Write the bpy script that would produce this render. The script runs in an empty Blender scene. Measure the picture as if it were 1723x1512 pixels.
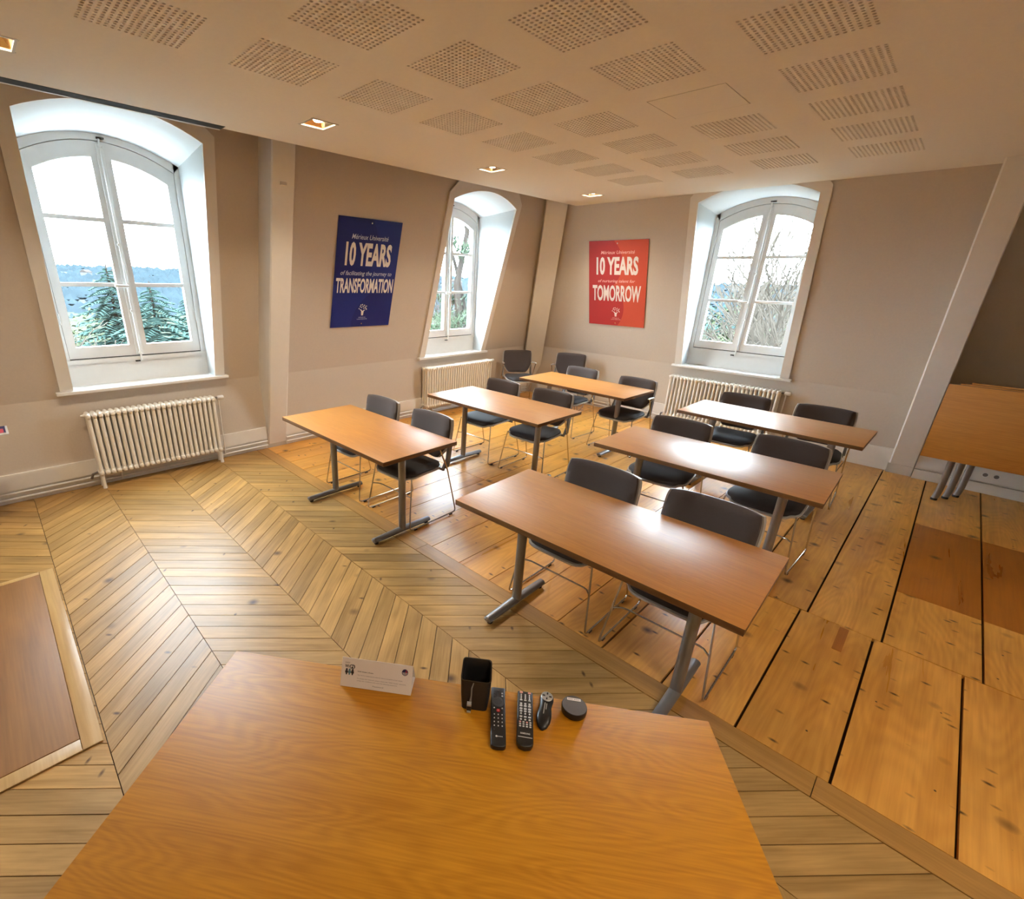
import bpy, bmesh, math, random
from mathutils import Vector, Matrix, noise
random.seed(7)
S = bpy.context.scene
COL = S.collection
PI = math.pi
R = math.radians

# ------------------------------------------------------------------ camera
FPX, CX, CY, IW, IH = 795.56, 740.54, 775.50, 1723.0, 1512.0
PITCH, ROLL, YAW, CAMH = R(20.9788), R(1.5154), R(-46.4543), 1.8598
fw = Vector((math.sin(YAW) * math.cos(PITCH), math.cos(YAW) * math.cos(PITCH), -math.sin(PITCH)))
r0 = Vector((math.cos(YAW), -math.sin(YAW), 0))
u0 = r0.cross(fw)
rr = math.cos(ROLL) * r0 + math.sin(ROLL) * u0
uu = -math.sin(ROLL) * r0 + math.cos(ROLL) * u0
cd = bpy.data.cameras.new('camera')
cd.sensor_fit = 'HORIZONTAL'
cd.sensor_width = 36
cd.lens = FPX / IW * 36
cd.shift_x = (IW / 2 - CX) / IW
cd.shift_y = (CY - IH / 2) / IW
cd.clip_start = 0.02
cd.clip_end = 6000
cam = bpy.data.objects.new('camera', cd)
COL.objects.link(cam)
cam.matrix_world = Matrix(((rr.x, uu.x, -fw.x, 0), (rr.y, uu.y, -fw.y, 0), (rr.z, uu.z, -fw.z, CAMH), (0, 0, 0, 1)))
S.camera = cam

# ------------------------------------------------------------------ world, light, exposure
SKY_STRENGTH = 30.0
LAMP_W = 52.0
w = bpy.data.worlds.new('overcast_sky')
S.world = w
w.use_nodes = True
bg = w.node_tree.nodes['Background']
bg.inputs['Color'].default_value = (0.76, 0.89, 1.0, 1)
bg.inputs['Strength'].default_value = SKY_STRENGTH
S.view_settings.view_transform = 'Standard'
S.view_settings.look = 'None'
S.view_settings.gamma = 1
S.view_settings.use_curve_mapping = False
S.view_settings.exposure = 0.85

# ------------------------------------------------------------------ materials
def new_mat(name):
    m = bpy.data.materials.new(name)
    m.use_nodes = True
    nt = m.node_tree
    return m, nt, nt.nodes['Principled BSDF']

def lk(nt, a, b):
    nt.links.new(a, b)

def plain(name, col, rough=0.5, metal=0.0, var=0.0, scale=30.0, bump=0.0, spec=0.5, coat=0.0, sheen=0.0):
    m, nt, b = new_mat(name)
    b.inputs['Base Color'].default_value = (*col, 1)
    b.inputs['Roughness'].default_value = rough
    b.inputs['Metallic'].default_value = metal
    b.inputs['Specular IOR Level'].default_value = spec
    b.inputs['Coat Weight'].default_value = coat
    b.inputs['Sheen Weight'].default_value = sheen
    if var or bump:
        tc = nt.nodes.new('ShaderNodeTexCoord')
        n = nt.nodes.new('ShaderNodeTexNoise')
        n.inputs['Scale'].default_value = scale
        n.inputs['Detail'].default_value = 5
        lk(nt, tc.outputs['Object'], n.inputs['Vector'])
        if var:
            mx = nt.nodes.new('ShaderNodeMix'); mx.data_type = 'RGBA'
            mx.inputs[6].default_value = (*[c * (1 - var) for c in col], 1)
            mx.inputs[7].default_value = (*[min(1, c * (1 + var)) for c in col], 1)
            lk(nt, n.outputs['Fac'], mx.inputs[0])
            lk(nt, mx.outputs[2], b.inputs['Base Color'])
        if bump:
            bp = nt.nodes.new('ShaderNodeBump')
            bp.inputs['Strength'].default_value = bump
            bp.inputs['Distance'].default_value = 0.002
            lk(nt, n.outputs['Fac'], bp.inputs['Height'])
            lk(nt, bp.outputs['Normal'], b.inputs['Normal'])
    return m

def wood(name, dark, light, across=16, along=1.2, rough=(0.28, 0.45), knots=0.0, knotcol=(0.07, 0.03, 0.01),
         rnd=0.25, fine=0.35, axis='Y', bump=0.06, rings=0.0, nails=0.0, spec=0.5, blotch=0.0, coat=0.0):
    """grain runs along the given local axis; each object gets its own offset and tone"""
    m, nt, b = new_mat(name)
    N = nt.nodes.new
    tc = N('ShaderNodeTexCoord'); oi = N('ShaderNodeObjectInfo')
    ml = N('ShaderNodeMath'); ml.operation = 'MULTIPLY'; ml.inputs[1].default_value = 71.3
    lk(nt, oi.outputs['Random'], ml.inputs[0])
    cb = N('ShaderNodeCombineXYZ')
    for i in range(3): lk(nt, ml.outputs[0], cb.inputs[i])
    ad = N('ShaderNodeVectorMath'); ad.operation = 'ADD'
    lk(nt, tc.outputs['Object'], ad.inputs[0]); lk(nt, cb.outputs[0], ad.inputs[1])
    def mapped(sa, sl):
        mp = N('ShaderNodeMapping')
        mp.inputs['Scale'].default_value = (sa, sl, sa) if axis == 'Y' else (sl, sa, sa)
        lk(nt, ad.outputs[0], mp.inputs['Vector'])
        return mp.outputs[0]
    n1 = N('ShaderNodeTexNoise'); n1.inputs['Scale'].default_value = 1; n1.inputs['Detail'].default_value = 6
    n1.inputs['Distortion'].default_value = 0.9
    lk(nt, mapped(across, along), n1.inputs['Vector'])
    n2 = N('ShaderNodeTexNoise'); n2.inputs['Scale'].default_value = 1; n2.inputs['Detail'].default_value = 3
    lk(nt, mapped(across * 9, along * 3), n2.inputs['Vector'])
    mixf = N('ShaderNodeMix'); mixf.data_type = 'FLOAT'; mixf.inputs[0].default_value = fine
    lk(nt, n1.outputs['Fac'], mixf.inputs[2]); lk(nt, n2.outputs['Fac'], mixf.inputs[3])
    fac = mixf.outputs[0]
    if rings:
        n4 = N('ShaderNodeTexNoise'); n4.inputs['Scale'].default_value = 1; n4.inputs['Detail'].default_value = 1
        lk(nt, mapped(across * 0.35, along * 0.7), n4.inputs['Vector'])
        mu = N('ShaderNodeMath'); mu.operation = 'MULTIPLY'; mu.inputs[1].default_value = 150
        lk(nt, n4.outputs['Fac'], mu.inputs[0])
        sn = N('ShaderNodeMath'); sn.operation = 'SINE'; lk(nt, mu.outputs[0], sn.inputs[0])
        s2 = N('ShaderNodeMath'); s2.operation = 'MULTIPLY_ADD'; s2.inputs[1].default_value = rings
        lk(nt, sn.outputs[0], s2.inputs[0]); lk(nt, fac, s2.inputs[2])
        fac = s2.outputs[0]
    rp = N('ShaderNodeValToRGB')
    rp.color_ramp.elements[0].position = 0.3; rp.color_ramp.elements[0].color = (*dark, 1)
    rp.color_ramp.elements[1].position = 0.68; rp.color_ramp.elements[1].color = (*light, 1)
    lk(nt, fac, rp.inputs[0])
    col = rp.outputs[0]
    def mult(colsock, facsock, lo, hi):
        mr = N('ShaderNodeMapRange'); mr.inputs[3].default_value = lo; mr.inputs[4].default_value = hi
        lk(nt, facsock, mr.inputs[0])
        vm = N('ShaderNodeVectorMath'); vm.operation = 'SCALE'
        lk(nt, colsock, vm.inputs[0]); lk(nt, mr.outputs[0], vm.inputs[3])
        return vm.outputs[0]
    if rnd: col = mult(col, oi.outputs['Random'], 1 - rnd, 1 + rnd * 0.6)
    if blotch:
        n5 = N('ShaderNodeTexNoise'); n5.inputs['Scale'].default_value = 3.0; n5.inputs['Detail'].default_value = 3
        lk(nt, ad.outputs[0], n5.inputs['Vector'])
        col = mult(col, n5.outputs['Fac'], 1 - blotch, 1 + blotch)
    def spots(sa, sl, radius, soft, keep, colour):
        vo = N('ShaderNodeTexVoronoi'); vo.inputs['Scale'].default_value = 1
        lk(nt, mapped(sa, sl), vo.inputs['Vector'])
        mr = N('ShaderNodeMapRange'); mr.inputs[1].default_value = radius; mr.inputs[2].default_value = radius + soft
        mr.inputs[3].default_value = 1; mr.inputs[4].default_value = 0
        lk(nt, vo.outputs['Distance'], mr.inputs[0])
        sp = N('ShaderNodeSeparateColor'); lk(nt, vo.outputs['Color'], sp.inputs[0])
        gt = N('ShaderNodeMath'); gt.operation = 'LESS_THAN'; gt.inputs[1].default_value = keep
        lk(nt, sp.outputs[0], gt.inputs[0])
        pr = N('ShaderNodeMath'); pr.operation = 'MULTIPLY'
        lk(nt, mr.outputs[0], pr.inputs[0]); lk(nt, gt.outputs[0], pr.inputs[1])
        mx = N('ShaderNodeMix'); mx.data_type = 'RGBA'
        mx.inputs[7].default_value = (*colour, 1)
        lk(nt, pr.outputs[0], mx.inputs[0]); lk(nt, col, mx.inputs[6])
        return mx.outputs[2]
    if knots:
        col = spots(5.5, 6.0, 0.04, 0.20, knots, knotcol)
        col = spots(9, 20, 0.06, 0.16, knots * 0.8, knotcol)
    if nails:
        col = spots(9.5, 8.5, 0.035, 0.02, nails, (0.035, 0.015, 0.01))
    lk(nt, col, b.inputs['Base Color'])
    mr = N('ShaderNodeMapRange'); mr.inputs[3].default_value = rough[0]; mr.inputs[4].default_value = rough[1]
    lk(nt, n1.outputs['Fac'], mr.inputs[0]); lk(nt, mr.outputs[0], b.inputs['Roughness'])
    b.inputs['Specular IOR Level'].default_value = spec
    b.inputs['Coat Weight'].default_value = coat; b.inputs['Coat Roughness'].default_value = 0.36
    if bump:
        bp = N('ShaderNodeBump'); bp.inputs['Strength'].default_value = bump; bp.inputs['Distance'].default_value = 0.004
        n6 = N('ShaderNodeTexNoise'); n6.inputs['Scale'].default_value = 9; n6.inputs['Detail'].default_value = 3
        lk(nt, ad.outputs[0], n6.inputs['Vector'])
        lk(nt, n6.outputs['Fac'], bp.inputs['Height']); lk(nt, bp.outputs['Normal'], b.inputs['Normal'])
    return m

def emit(name, col, strength):
    m, nt, b = new_mat(name)
    b.inputs['Base Color'].default_value = (*col, 1)
    b.inputs['Emission Color'].default_value = (*col, 1)
    b.inputs['Emission Strength'].default_value = strength
    return m

def glass(name):
    m = bpy.data.materials.new(name); m.use_nodes = True
    nt = m.node_tree; nt.nodes.clear()
    o = nt.nodes.new('ShaderNodeOutputMaterial'); mx = nt.nodes.new('ShaderNodeMixShader')
    t = nt.nodes.new('ShaderNodeBsdfTransparent'); g = nt.nodes.new('ShaderNodeBsdfGlossy')
    t.inputs[0].default_value = (0.95, 0.97, 0.97, 1)
    g.inputs['Roughness'].default_value = 0.02
    mx.inputs[0].default_value = 0.05
    lk(nt, t.outputs[0], mx.inputs[1]); lk(nt, g.outputs[0], mx.inputs[2]); lk(nt, mx.outputs[0], o.inputs[0])
    return m

M = {}
M['wall'] = plain('wall_paint', (0.57, 0.495, 0.415), 0.85, var=0.05, scale=60, bump=0.25)
M['ceiling'] = plain('ceiling_paint', (0.80, 0.77, 0.71), 0.85, var=0.03, scale=45, bump=0.1)
M['white'] = plain('cream_white_paint', (0.77, 0.74, 0.69), 0.45, var=0.03, scale=20)
M['joinery'] = plain('white_joinery_paint', (0.80, 0.80, 0.78), 0.4, var=0.03, scale=20)
M['reveal'] = plain('reveal_white_plaster', (0.66, 0.69, 0.70), 0.75, var=0.02)
M['radiator'] = plain('radiator_enamel', (0.84, 0.81, 0.74), 0.35, var=0.03)
M['dark'] = plain('near_black', (0.02, 0.017, 0.014), 0.9)
M['subfloor'] = plain('dark_subfloor', (0.035, 0.018, 0.008), 0.9)
M['felt'] = plain('black_acoustic_felt', (0.03, 0.025, 0.02), 0.95)
M['chevron'] = wood('oak_chevron_boards', (0.25, 0.135, 0.036), (0.50, 0.295, 0.098), across=13, along=1.5, rough=(0.33, 0.46), spec=0.36,
                    knots=0.12, rnd=0.20, blotch=0.25, bump=0.10)
M['plank'] = wood('pine_planks', (0.50, 0.215, 0.036), (0.76, 0.385, 0.080), across=9, along=0.8, rough=(0.25, 0.33),
                  knots=0.46, rnd=0.12, blotch=0.25, bump=0.10, nails=0.42, rings=0.04)
M['plank_dark'] = wood('dark_red_pine_planks', (0.27, 0.082, 0.011), (0.46, 0.165, 0.022), across=9, along=0.8, rough=(0.2, 0.4),
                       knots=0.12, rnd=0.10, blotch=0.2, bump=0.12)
M['border'] = wood('oak_border_strip', (0.27, 0.13, 0.03), (0.44, 0.23, 0.06), across=14, along=1.2, rough=(0.25, 0.42), rnd=0.1, blotch=0.2, axis='X')
M['top'] = wood('beech_laminate', (0.46, 0.18, 0.026), (0.60, 0.26, 0.045), across=26, along=1.6, rough=(0.42, 0.48), rnd=0.06, axis='X', bump=0.01, rings=0.04, fine=0.6, spec=0.7, coat=0.45)
M['desk_top'] = wood('oak_laminate', (0.44, 0.170, 0.006), (0.60, 0.255, 0.011), across=24, along=2.2, rough=(0.42, 0.5), rnd=0.0, axis='X', bump=0.02, rings=0.07, fine=0.55, spec=0.3)
M['edge'] = plain('table_edge_brown', (0.16, 0.075, 0.025), 0.4)
M['floor_patch'] = wood('red_brown_floor_patch', (0.18, 0.075, 0.013), (0.29, 0.125, 0.024), across=10, along=1.0, rough=(0.45, 0.6), rnd=0, axis='X')
M['floor_patch_rim'] = wood('pale_patch_rim', (0.36, 0.21, 0.07), (0.52, 0.33, 0.13), across=14, along=1.2, rough=(0.3, 0.45), rnd=0.1, axis='X')
M['pole'] = plain('grey_metal_pole', (0.27, 0.27, 0.28), 0.35, metal=0.75)
M['chrome'] = plain('chrome_rod', (0.55, 0.54, 0.52), 0.22, metal=1.0)
M['shell'] = plain('light_grey_plastic', (0.47, 0.46, 0.44), 0.4)
M['bracket'] = plain('mid_grey_plastic', (0.16, 0.155, 0.15), 0.45)
M['fabric'] = plain('charcoal_brown_fabric', (0.060, 0.042, 0.037), 0.85, var=0.2, scale=350, bump=0.3, sheen=0.25)
M['seat'] = plain('black_seat_fabric', (0.026, 0.021, 0.022), 0.7, var=0.2, scale=350, bump=0.2, sheen=0.08)
M['rubber'] = plain('black_rubber', (0.02, 0.02, 0.02), 0.7)
M['black'] = plain('black_plastic', (0.012, 0.012, 0.013), 0.35)
M['grey_key'] = plain('pale_grey_key', (0.62, 0.62, 0.62), 0.5)
M['dark_key'] = plain('dark_grey_key', (0.05, 0.05, 0.052), 0.5)
M['red_key'] = plain('red_key', (0.55, 0.02, 0.02), 0.4)
M['pink_key'] = plain('pale_red_key', (0.75, 0.35, 0.32), 0.4)
M['puck'] = plain('grey_speaker_mesh', (0.13, 0.115, 0.11), 0.75, var=0.25, scale=900)
M['silver'] = plain('silver_plastic', (0.45, 0.45, 0.45), 0.35, metal=0.4)
M['paper'] = plain('white_paper', (0.80, 0.74, 0.70), 0.8)
M['ink'] = plain('black_ink', (0.03, 0.025, 0.03), 0.8)
M['grey_ink'] = plain('grey_ink', (0.25, 0.22, 0.22), 0.8)
M['blue_ink'] = plain('teal_ink', (0.10, 0.22, 0.28), 0.8)
M['red_ink'] = plain('red_ink', (0.45, 0.04, 0.05), 0.8)
M['navy_ink'] = plain('navy_ink', (0.02, 0.02, 0.08), 0.8)
M['print_white'] = plain('poster_white_print', (0.80, 0.75, 0.72), 0.4)
M['print_soft_blue'] = plain('poster_pale_blue_print', (0.55, 0.58, 0.75), 0.4)
M['print_soft_red'] = plain('poster_pale_pink_print', (0.85, 0.50, 0.44), 0.4)
M['acrylic'] = plain('acrylic_edge', (0.55, 0.55, 0.58), 0.2)
M['screw'] = plain('steel_screw', (0.7, 0.7, 0.7), 0.25, metal=1)
M['glass'] = glass('window_glass')
M['lamp'] = emit('halogen_lamp', (1.0, 0.85, 0.62), 30)
M['gold'] = plain('amber_reflector', (0.8, 0.62, 0.40), 0.2, metal=1)
M['mint'] = plain('pale_reflector', (0.75, 0.82, 0.76), 0.2, metal=0.7)
M['lamp_frame'] = plain('lamp_frame', (0.62, 0.60, 0.55), 0.4)
M['bark'] = plain('bark', (0.022, 0.017, 0.014), 0.9, var=0.3, scale=8, spec=0.0)
M['twig'] = plain('twig', (0.040, 0.034, 0.028), 0.9, spec=0.0)
M['needles'] = plain('conifer_needles', (0.026, 0.046, 0.040), 0.8, var=0.4, scale=3, spec=0.0)
M['needles2'] = plain('pine_needles', (0.028, 0.038, 0.024), 0.8, var=0.4, scale=3, spec=0.0)
M['leaves'] = plain('shrub_leaves', (0.036, 0.042, 0.024), 0.8, var=0.45, scale=3, spec=0.0)
M['grass'] = plain('park_ground', (0.026, 0.031, 0.022), 0.95, var=0.4, scale=0.3, spec=0.0)
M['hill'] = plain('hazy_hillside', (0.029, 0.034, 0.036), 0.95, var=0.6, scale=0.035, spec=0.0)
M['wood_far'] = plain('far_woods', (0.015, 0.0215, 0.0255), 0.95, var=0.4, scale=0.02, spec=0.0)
M['house'] = plain('far_house_wall', (0.05, 0.05, 0.05), 0.9, spec=0.0)
M['house_roof'] = plain('far_house_roof', (0.03, 0.026, 0.024), 0.9, spec=0.0)

# ------------------------------------------------------------------ geometry helpers
class MB:
    def __init__(s): s.v = []; s.f = []; s.m = []
    def add(s, vs, fs, mi=0):
        o = len(s.v); s.v += [tuple(p) for p in vs]
        s.f += [tuple(i + o for i in f) for f in fs]; s.m += [mi] * len(fs)
        return s
    def box(s, x0, x1, y0, y1, z0, z1, mi=0):
        return s.add([(x0, y0, z0), (x1, y0, z0), (x1, y1, z0), (x0, y1, z0), (x0, y0, z1), (x1, y0, z1), (x1, y1, z1), (x0, y1, z1)],
              [(3, 2, 1, 0), (4, 5, 6, 7), (0, 1, 5, 4), (1, 2, 6, 5), (2, 3, 7, 6), (3, 0, 4, 7)], mi)
    def cbox(s, cx, cy, z0, sx, sy, sz, mi=0): return s.box(cx - sx / 2, cx + sx / 2, cy - sy / 2, cy + sy / 2, z0, z0 + sz, mi)
    def prism(s, poly, z0, z1, f=None, mi=0):
        n = len(poly); f = f or (lambda x, y, z: (x, y, z))
        vs = [f(x, y, z0) for x, y in poly] + [f(x, y, z1) for x, y in poly]
        return s.add(vs, [tuple(range(n - 1, -1, -1)), tuple(range(n, 2 * n))] + [(i, (i + 1) % n, n + (i + 1) % n, n + i) for i in range(n)], mi)
    def loft(s, rings, cap=True, closed=True, mi=0):
        n = len(rings[0]); vs = [p for r in rings for p in r]; fs = []
        for k in range(len(rings) - 1):
            for i in range(n if closed else n - 1):
                j = (i + 1) % n
                fs.append((k * n + i, k * n + j, (k + 1) * n + j, (k + 1) * n + i))
        if cap: fs += [tuple(range(n - 1, -1, -1)), tuple((len(rings) - 1) * n + i for i in range(n))]
        return s.add(vs, fs, mi)
    def tube(s, path, r, n=8, mi=0, flat=1.0, cap=True):
        P = [Vector(p) for p in path]; rs = r if isinstance(r, (list, tuple)) else [r] * len(P)
        rings = []; t = (P[1] - P[0]).normalized()
        a = Vector((0, 0, 1)) if abs(t.z) < 0.9 else Vector((1, 0, 0))
        nrm = (a - t * a.dot(t)).normalized()
        for i, p in enumerate(P):
            if i == 0: tt = (P[1] - P[0])
            elif i == len(P) - 1: tt = (P[-1] - P[-2])
            else: tt = (P[i + 1] - P[i]).normalized() + (P[i] - P[i - 1]).normalized()
            tt.normalize()
            nrm = (nrm - tt * nrm.dot(tt)).normalized(); b = tt.cross(nrm)
            rings.append([p + (nrm * math.cos(2 * PI * k / n) * flat + b * math.sin(2 * PI * k / n)) * rs[i] for k in range(n)])
        return s.loft(rings, cap, mi=mi)
    def cyl(s, x, y, z0, z1, r, n=16, r2=None, mi=0):
        r2 = r if r2 is None else r2
        return s.loft([[(x + rad * math.cos(2 * PI * k / n), y + rad * math.sin(2 * PI * k / n), z) for k in range(n)] for z, rad in ((z0, r), (z1, r2))], mi=mi)
    def lathe(s, prof, n=24, cx=0, cy=0, mi=0):
        return s.loft([[(cx + r * math.cos(2 * PI * k / n), cy + r * math.sin(2 * PI * k / n), z) for k in range(n)] for r, z in prof], mi=mi)
    def mesh(s, name, mats, smooth=False, bevel=0, segs=2, angle=40, sides=None):
        me = bpy.data.meshes.new(name)
        me.from_pydata(s.v, [], s.f)
        bm = bmesh.new(); bm.from_mesh(me)
        if bevel:
            bmesh.ops.remove_doubles(bm, verts=bm.verts, dist=1e-6)
            bmesh.ops.recalc_face_normals(bm, faces=bm.faces)
            es = [e for e in bm.edges if len(e.link_faces) == 2 and e.calc_face_angle(0) > R(30)]
            bmesh.ops.bevel(bm, geom=es, offset=bevel, segments=segs, affect='EDGES', profile=0.5)
        else:
            bmesh.ops.recalc_face_normals(bm, faces=bm.faces)
        bm.to_mesh(me); bm.free()
        for m in (mats if isinstance(mats, (list, tuple)) else [mats]): me.materials.append(M[m])
        if not bevel and len(me.polygons) == len(s.m): me.polygons.foreach_set('material_index', s.m)
        if sides is not None:
            for p in me.polygons:
                if abs(p.normal.z if sides == 'z' else p.normal.y) < 0.9: p.material_index = 1
        if smooth or bevel:
            me.polygons.foreach_set('use_smooth', [True] * len(me.polygons))
            try: me.set_sharp_from_angle(angle=R(angle))
            except Exception: pass
        me.update()
        return me

def link(name, me, parent=None, loc=None, rot=None):
    o = bpy.data.objects.new(name, me); COL.objects.link(o)
    if parent: o.parent = parent
    if loc is not None: o.location = loc
    if rot is not None: o.rotation_euler = rot
    return o

def part(mb, name, mats, parent=None, loc=None, rot=None, **k):
    return link(name, mb.mesh(name, mats, **k), parent, loc, rot)

def tag(o, label=None, cat=None, group=None, kind=None):
    if label: o['label'] = label
    if cat: o['category'] = cat
    if group: o['group'] = group
    if kind: o['kind'] = kind
    return o

def empty(name, loc=(0, 0, 0), rz=0.0, **k):
    o = bpy.data.objects.new(name, None); COL.objects.link(o)
    o.empty_display_size = 0.1; o.location = loc; o.rotation_euler = (0, 0, rz)
    return tag(o, **k)

def copy_tree(src, parent=None):
    c = src.copy(); COL.objects.link(c); c.parent = parent
    for ch in list(src.children): copy_tree(ch, c)
    return c

def rounded(poly, r, n=4):
    out = []; L = len(poly)
    for i in range(L):
        p = Vector(poly[i]); a = (Vector(poly[i - 1]) - p); b = (Vector(poly[(i + 1) % L]) - p)
        rr_ = min(r, a.length * 0.49, b.length * 0.49)
        p0 = p + a.normalized() * rr_; p1 = p + b.normalized() * rr_
        for k in range(n + 1):
            t = k / n
            out.append(tuple((1 - t) ** 2 * p0 + 2 * t * (1 - t) * p + t * t * p1))
    return out

def text_obj(body, box, mat, parent, z=0.0006, bold=0.0, shear=0.0, name='lettering', keep=False):
    """flat printed line fitted into box (x0, x1, y0, y1) of the parent's XY plane"""
    cu = bpy.data.curves.new('text', 'FONT'); cu.body = body; cu.offset = bold; cu.shear = shear; cu.resolution_u = 3
    o = bpy.data.objects.new('text', cu); COL.objects.link(o)
    dg = bpy.context.evaluated_depsgraph_get()
    me = bpy.data.meshes.new_from_object(o.evaluated_get(dg))
    bpy.data.objects.remove(o); bpy.data.curves.remove(cu)
    xs = [v.co.x for v in me.vertices]; ys = [v.co.y for v in me.vertices]
    x0, x1, y0, y1 = box
    sx = (x1 - x0) / (max(xs) - min(xs)); sy = (y1 - y0) / (max(ys) - min(ys))
    mx, my = min(xs), min(ys)
    for v in me.vertices: v.co = (x0 + (v.co.x - mx) * sx, y0 + (v.co.y - my) * sy, z)
    me.materials.clear(); me.materials.append(M[mat]); me.name = name
    return link(name, me, parent)

# ------------------------------------------------------------------ the room's measures
XL, YB, SL = -5.098, 7.013, 0.26        # upright knee walls, and the lean of the walls above them
ZK = 0.83                                # height of the knee
LX0, BY0 = XL - SL * ZK, YB + SL * ZK
XR, YF, ZC, ZTOP = 2.7, -2.7, 2.873, 3.2
CEX = -4.187                             # edge of the lowered ceiling
YBR = YB + 0.50                          # recessed stretch of back wall beyond the post
XPOST = 0.05
lx = lambda z: LX0 + SL * max(z, ZK)
by = lambda z: BY0 - SL * max(z, ZK)
px0 = lambda z: -5.12 + SL * z          # line of the leaning timber posts
py0 = lambda z: 7.04 - SL * z

# ------------------------------------------------------------------ floor
floor_mb = MB().box(XL - 0.05, XR, YF, YBR + 0.1, -0.12, -0.022)
floor = tag(part(floor_mb, 'floor', 'subfloor'), kind='structure', label='old wooden floor of chevron oak boards and wide pine planks')

def clip(poly, axis, val, keep_less):
    out = []
    for i in range(len(poly)):
        a, b = poly[i], poly[(i + 1) % len(poly)]
        ia = (a[axis] <= val) == keep_less or a[axis] == val; ib = (b[axis] <= val) == keep_less or b[axis] == val
        if ia: out.append(a)
        if ia != ib:
            t = (val - a[axis]) / (b[axis] - a[axis]); out.append((a[0] + (b[0] - a[0]) * t, a[1] + (b[1] - a[1]) * t))
    return out

_cache = {}
def board(name, poly, ang, mat, parent, top=0.0, thick=0.022, loc_jit=0.0):
    cx = sum(p[0] for p in poly) / len(poly); cy = sum(p[1] for p in poly) / len(poly)
    c, s = math.cos(-ang), math.sin(-ang)
    loc = [(round((x - cx) * c - (y - cy) * s, 4), round((x - cx) * s + (y - cy) * c, 4)) for x, y in poly]
    key = (tuple(loc), mat, thick)
    if key not in _cache: _cache[key] = MB().prism(loc, -thick, 0).mesh(name, mat)
    return link(name, _cache[key], parent, (cx, cy, top + random.uniform(-loc_jit, loc_jit)), (0, 0, ang))

SEAMS = [-1.036, -0.524, -0.012, 0.498, 1.018, 1.523, 1.956]
PITCHX, G = 0.127, 0.0016
rest = MB()
n_boards = 0
for k in range(len(SEAMS) - 1):
    ya, yb = SEAMS[k], SEAMS[k + 1]
    sgn = 1 if k in (1, 3, 5) else -1           # the zigzag turns at each seam
    dx = sgn * 0.875 * (yb - ya)
    ang = math.atan2(yb - ya, dx) - PI / 2
    base = -2.806 if k in (2, 1) else (-2.925 if k in (3, 4) else -2.855)
    if k == 3: base = -2.868
    if k == 4: base = -2.799
    if k == 5: base = -2.855
    i0 = int((XL - 0.6 - base) / PITCHX) - 1
    for i in range(i0, 80):
        x = base + i * PITCHX
        gx = G * 1.5
        poly = [(x + gx, ya + G), (x + PITCHX - gx, ya + G), (x + PITCHX - gx + dx, yb - G), (x + gx + dx, yb - G)]
        poly = clip(poly, 0, XL + 0.01, False)
        if len(poly) < 3: continue
        poly = clip(poly, 0, XR - 0.01, True)
        if len(poly) < 3: continue
        if k == 0 or min(p[0] for p in poly) > 0.95:
            rest.prism(poly, -0.022, 0); continue
        if max(p[0] for p in poly) - min(p[0] for p in poly) < 0.02: continue
        board('parquet_board', poly, ang, 'chevron', floor, loc_jit=0.0006); n_boards += 1
yy = SEAMS[0]
while yy > YF:                                   # boards behind the camera
    y1 = yy; yy -= 0.512; i = 0
    x = XL
    while x < XR:
        rest.box(x + G, min(XR, x + PITCHX) - G, max(YF, yy) + G, y1 - G, -0.022, 0); x += PITCHX
tag(part(rest, 'parquet_rest', 'chevron', floor), kind='stuff')
# border strip between the two floors
for a, b in ((XL + 0.01, -2.3), (-2.3, 0.1), (0.1, XR - 0.01)):
    board('border_strip', [(a + G, 1.959), (b - G, 1.959), (b - G, 2.080), (a + G, 2.080)], 0, 'border', floor, top=0.001)
# wide planks, two rows of boards
row1 = [XL + 0.01, -4.846, -4.522, -4.242, -3.983, -3.70, -3.42, -3.13, -2.853, -2.556, -2.256, -1.970, -1.69, -1.42, -1.151, -0.866, -0.541, -0.206, 0.142, 0.502, 0.86, 1.23, 1.6, 1.97, 2.33, XR - 0.01]
row2 = [XL + 0.01, -4.83, -4.53, -4.25, -3.97, -3.69, -3.41, -3.13, -2.84, -2.55, -2.25, -1.96, -1.68, -1.40, -1.13, -0.85, -0.52, -0.172, 0.178, 0.575, 0.96, 1.31, 1.68, 2.05, 2.4, XR - 0.01]
def gapw(x): return 0.0028 if x < -1.0 else 0.0055
for a, b in zip(row1, row1[1:]):
    board('pine_plank', [(a + gapw(a), 2.084), (b - gapw(b), 2.084), (b - gapw(b), 3.327), (a + gapw(a), 3.327)], 0, 'plank', floor, top=-0.001, loc_jit=0.001)
for a, b in zip(row2, row2[1:]):
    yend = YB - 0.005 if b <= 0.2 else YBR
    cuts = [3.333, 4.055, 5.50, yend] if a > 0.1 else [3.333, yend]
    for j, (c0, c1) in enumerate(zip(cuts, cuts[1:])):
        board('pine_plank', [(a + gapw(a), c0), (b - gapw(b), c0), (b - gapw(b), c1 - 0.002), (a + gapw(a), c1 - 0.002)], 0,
              'plank_dark' if (a > 0.1 and j == 1) else 'plank', floor, top=-0.001, loc_jit=0.001)  # one stretch of planks in a darker, redder tone
# a narrow reddish repair let into one plank near the butt joint
board('plank_repair', [(-0.008, 3.05), (0.035, 3.05), (0.035, 3.31), (-0.008, 3.31)], 0, 'plank_dark', floor, top=0.0015, thick=0.004)

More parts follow.
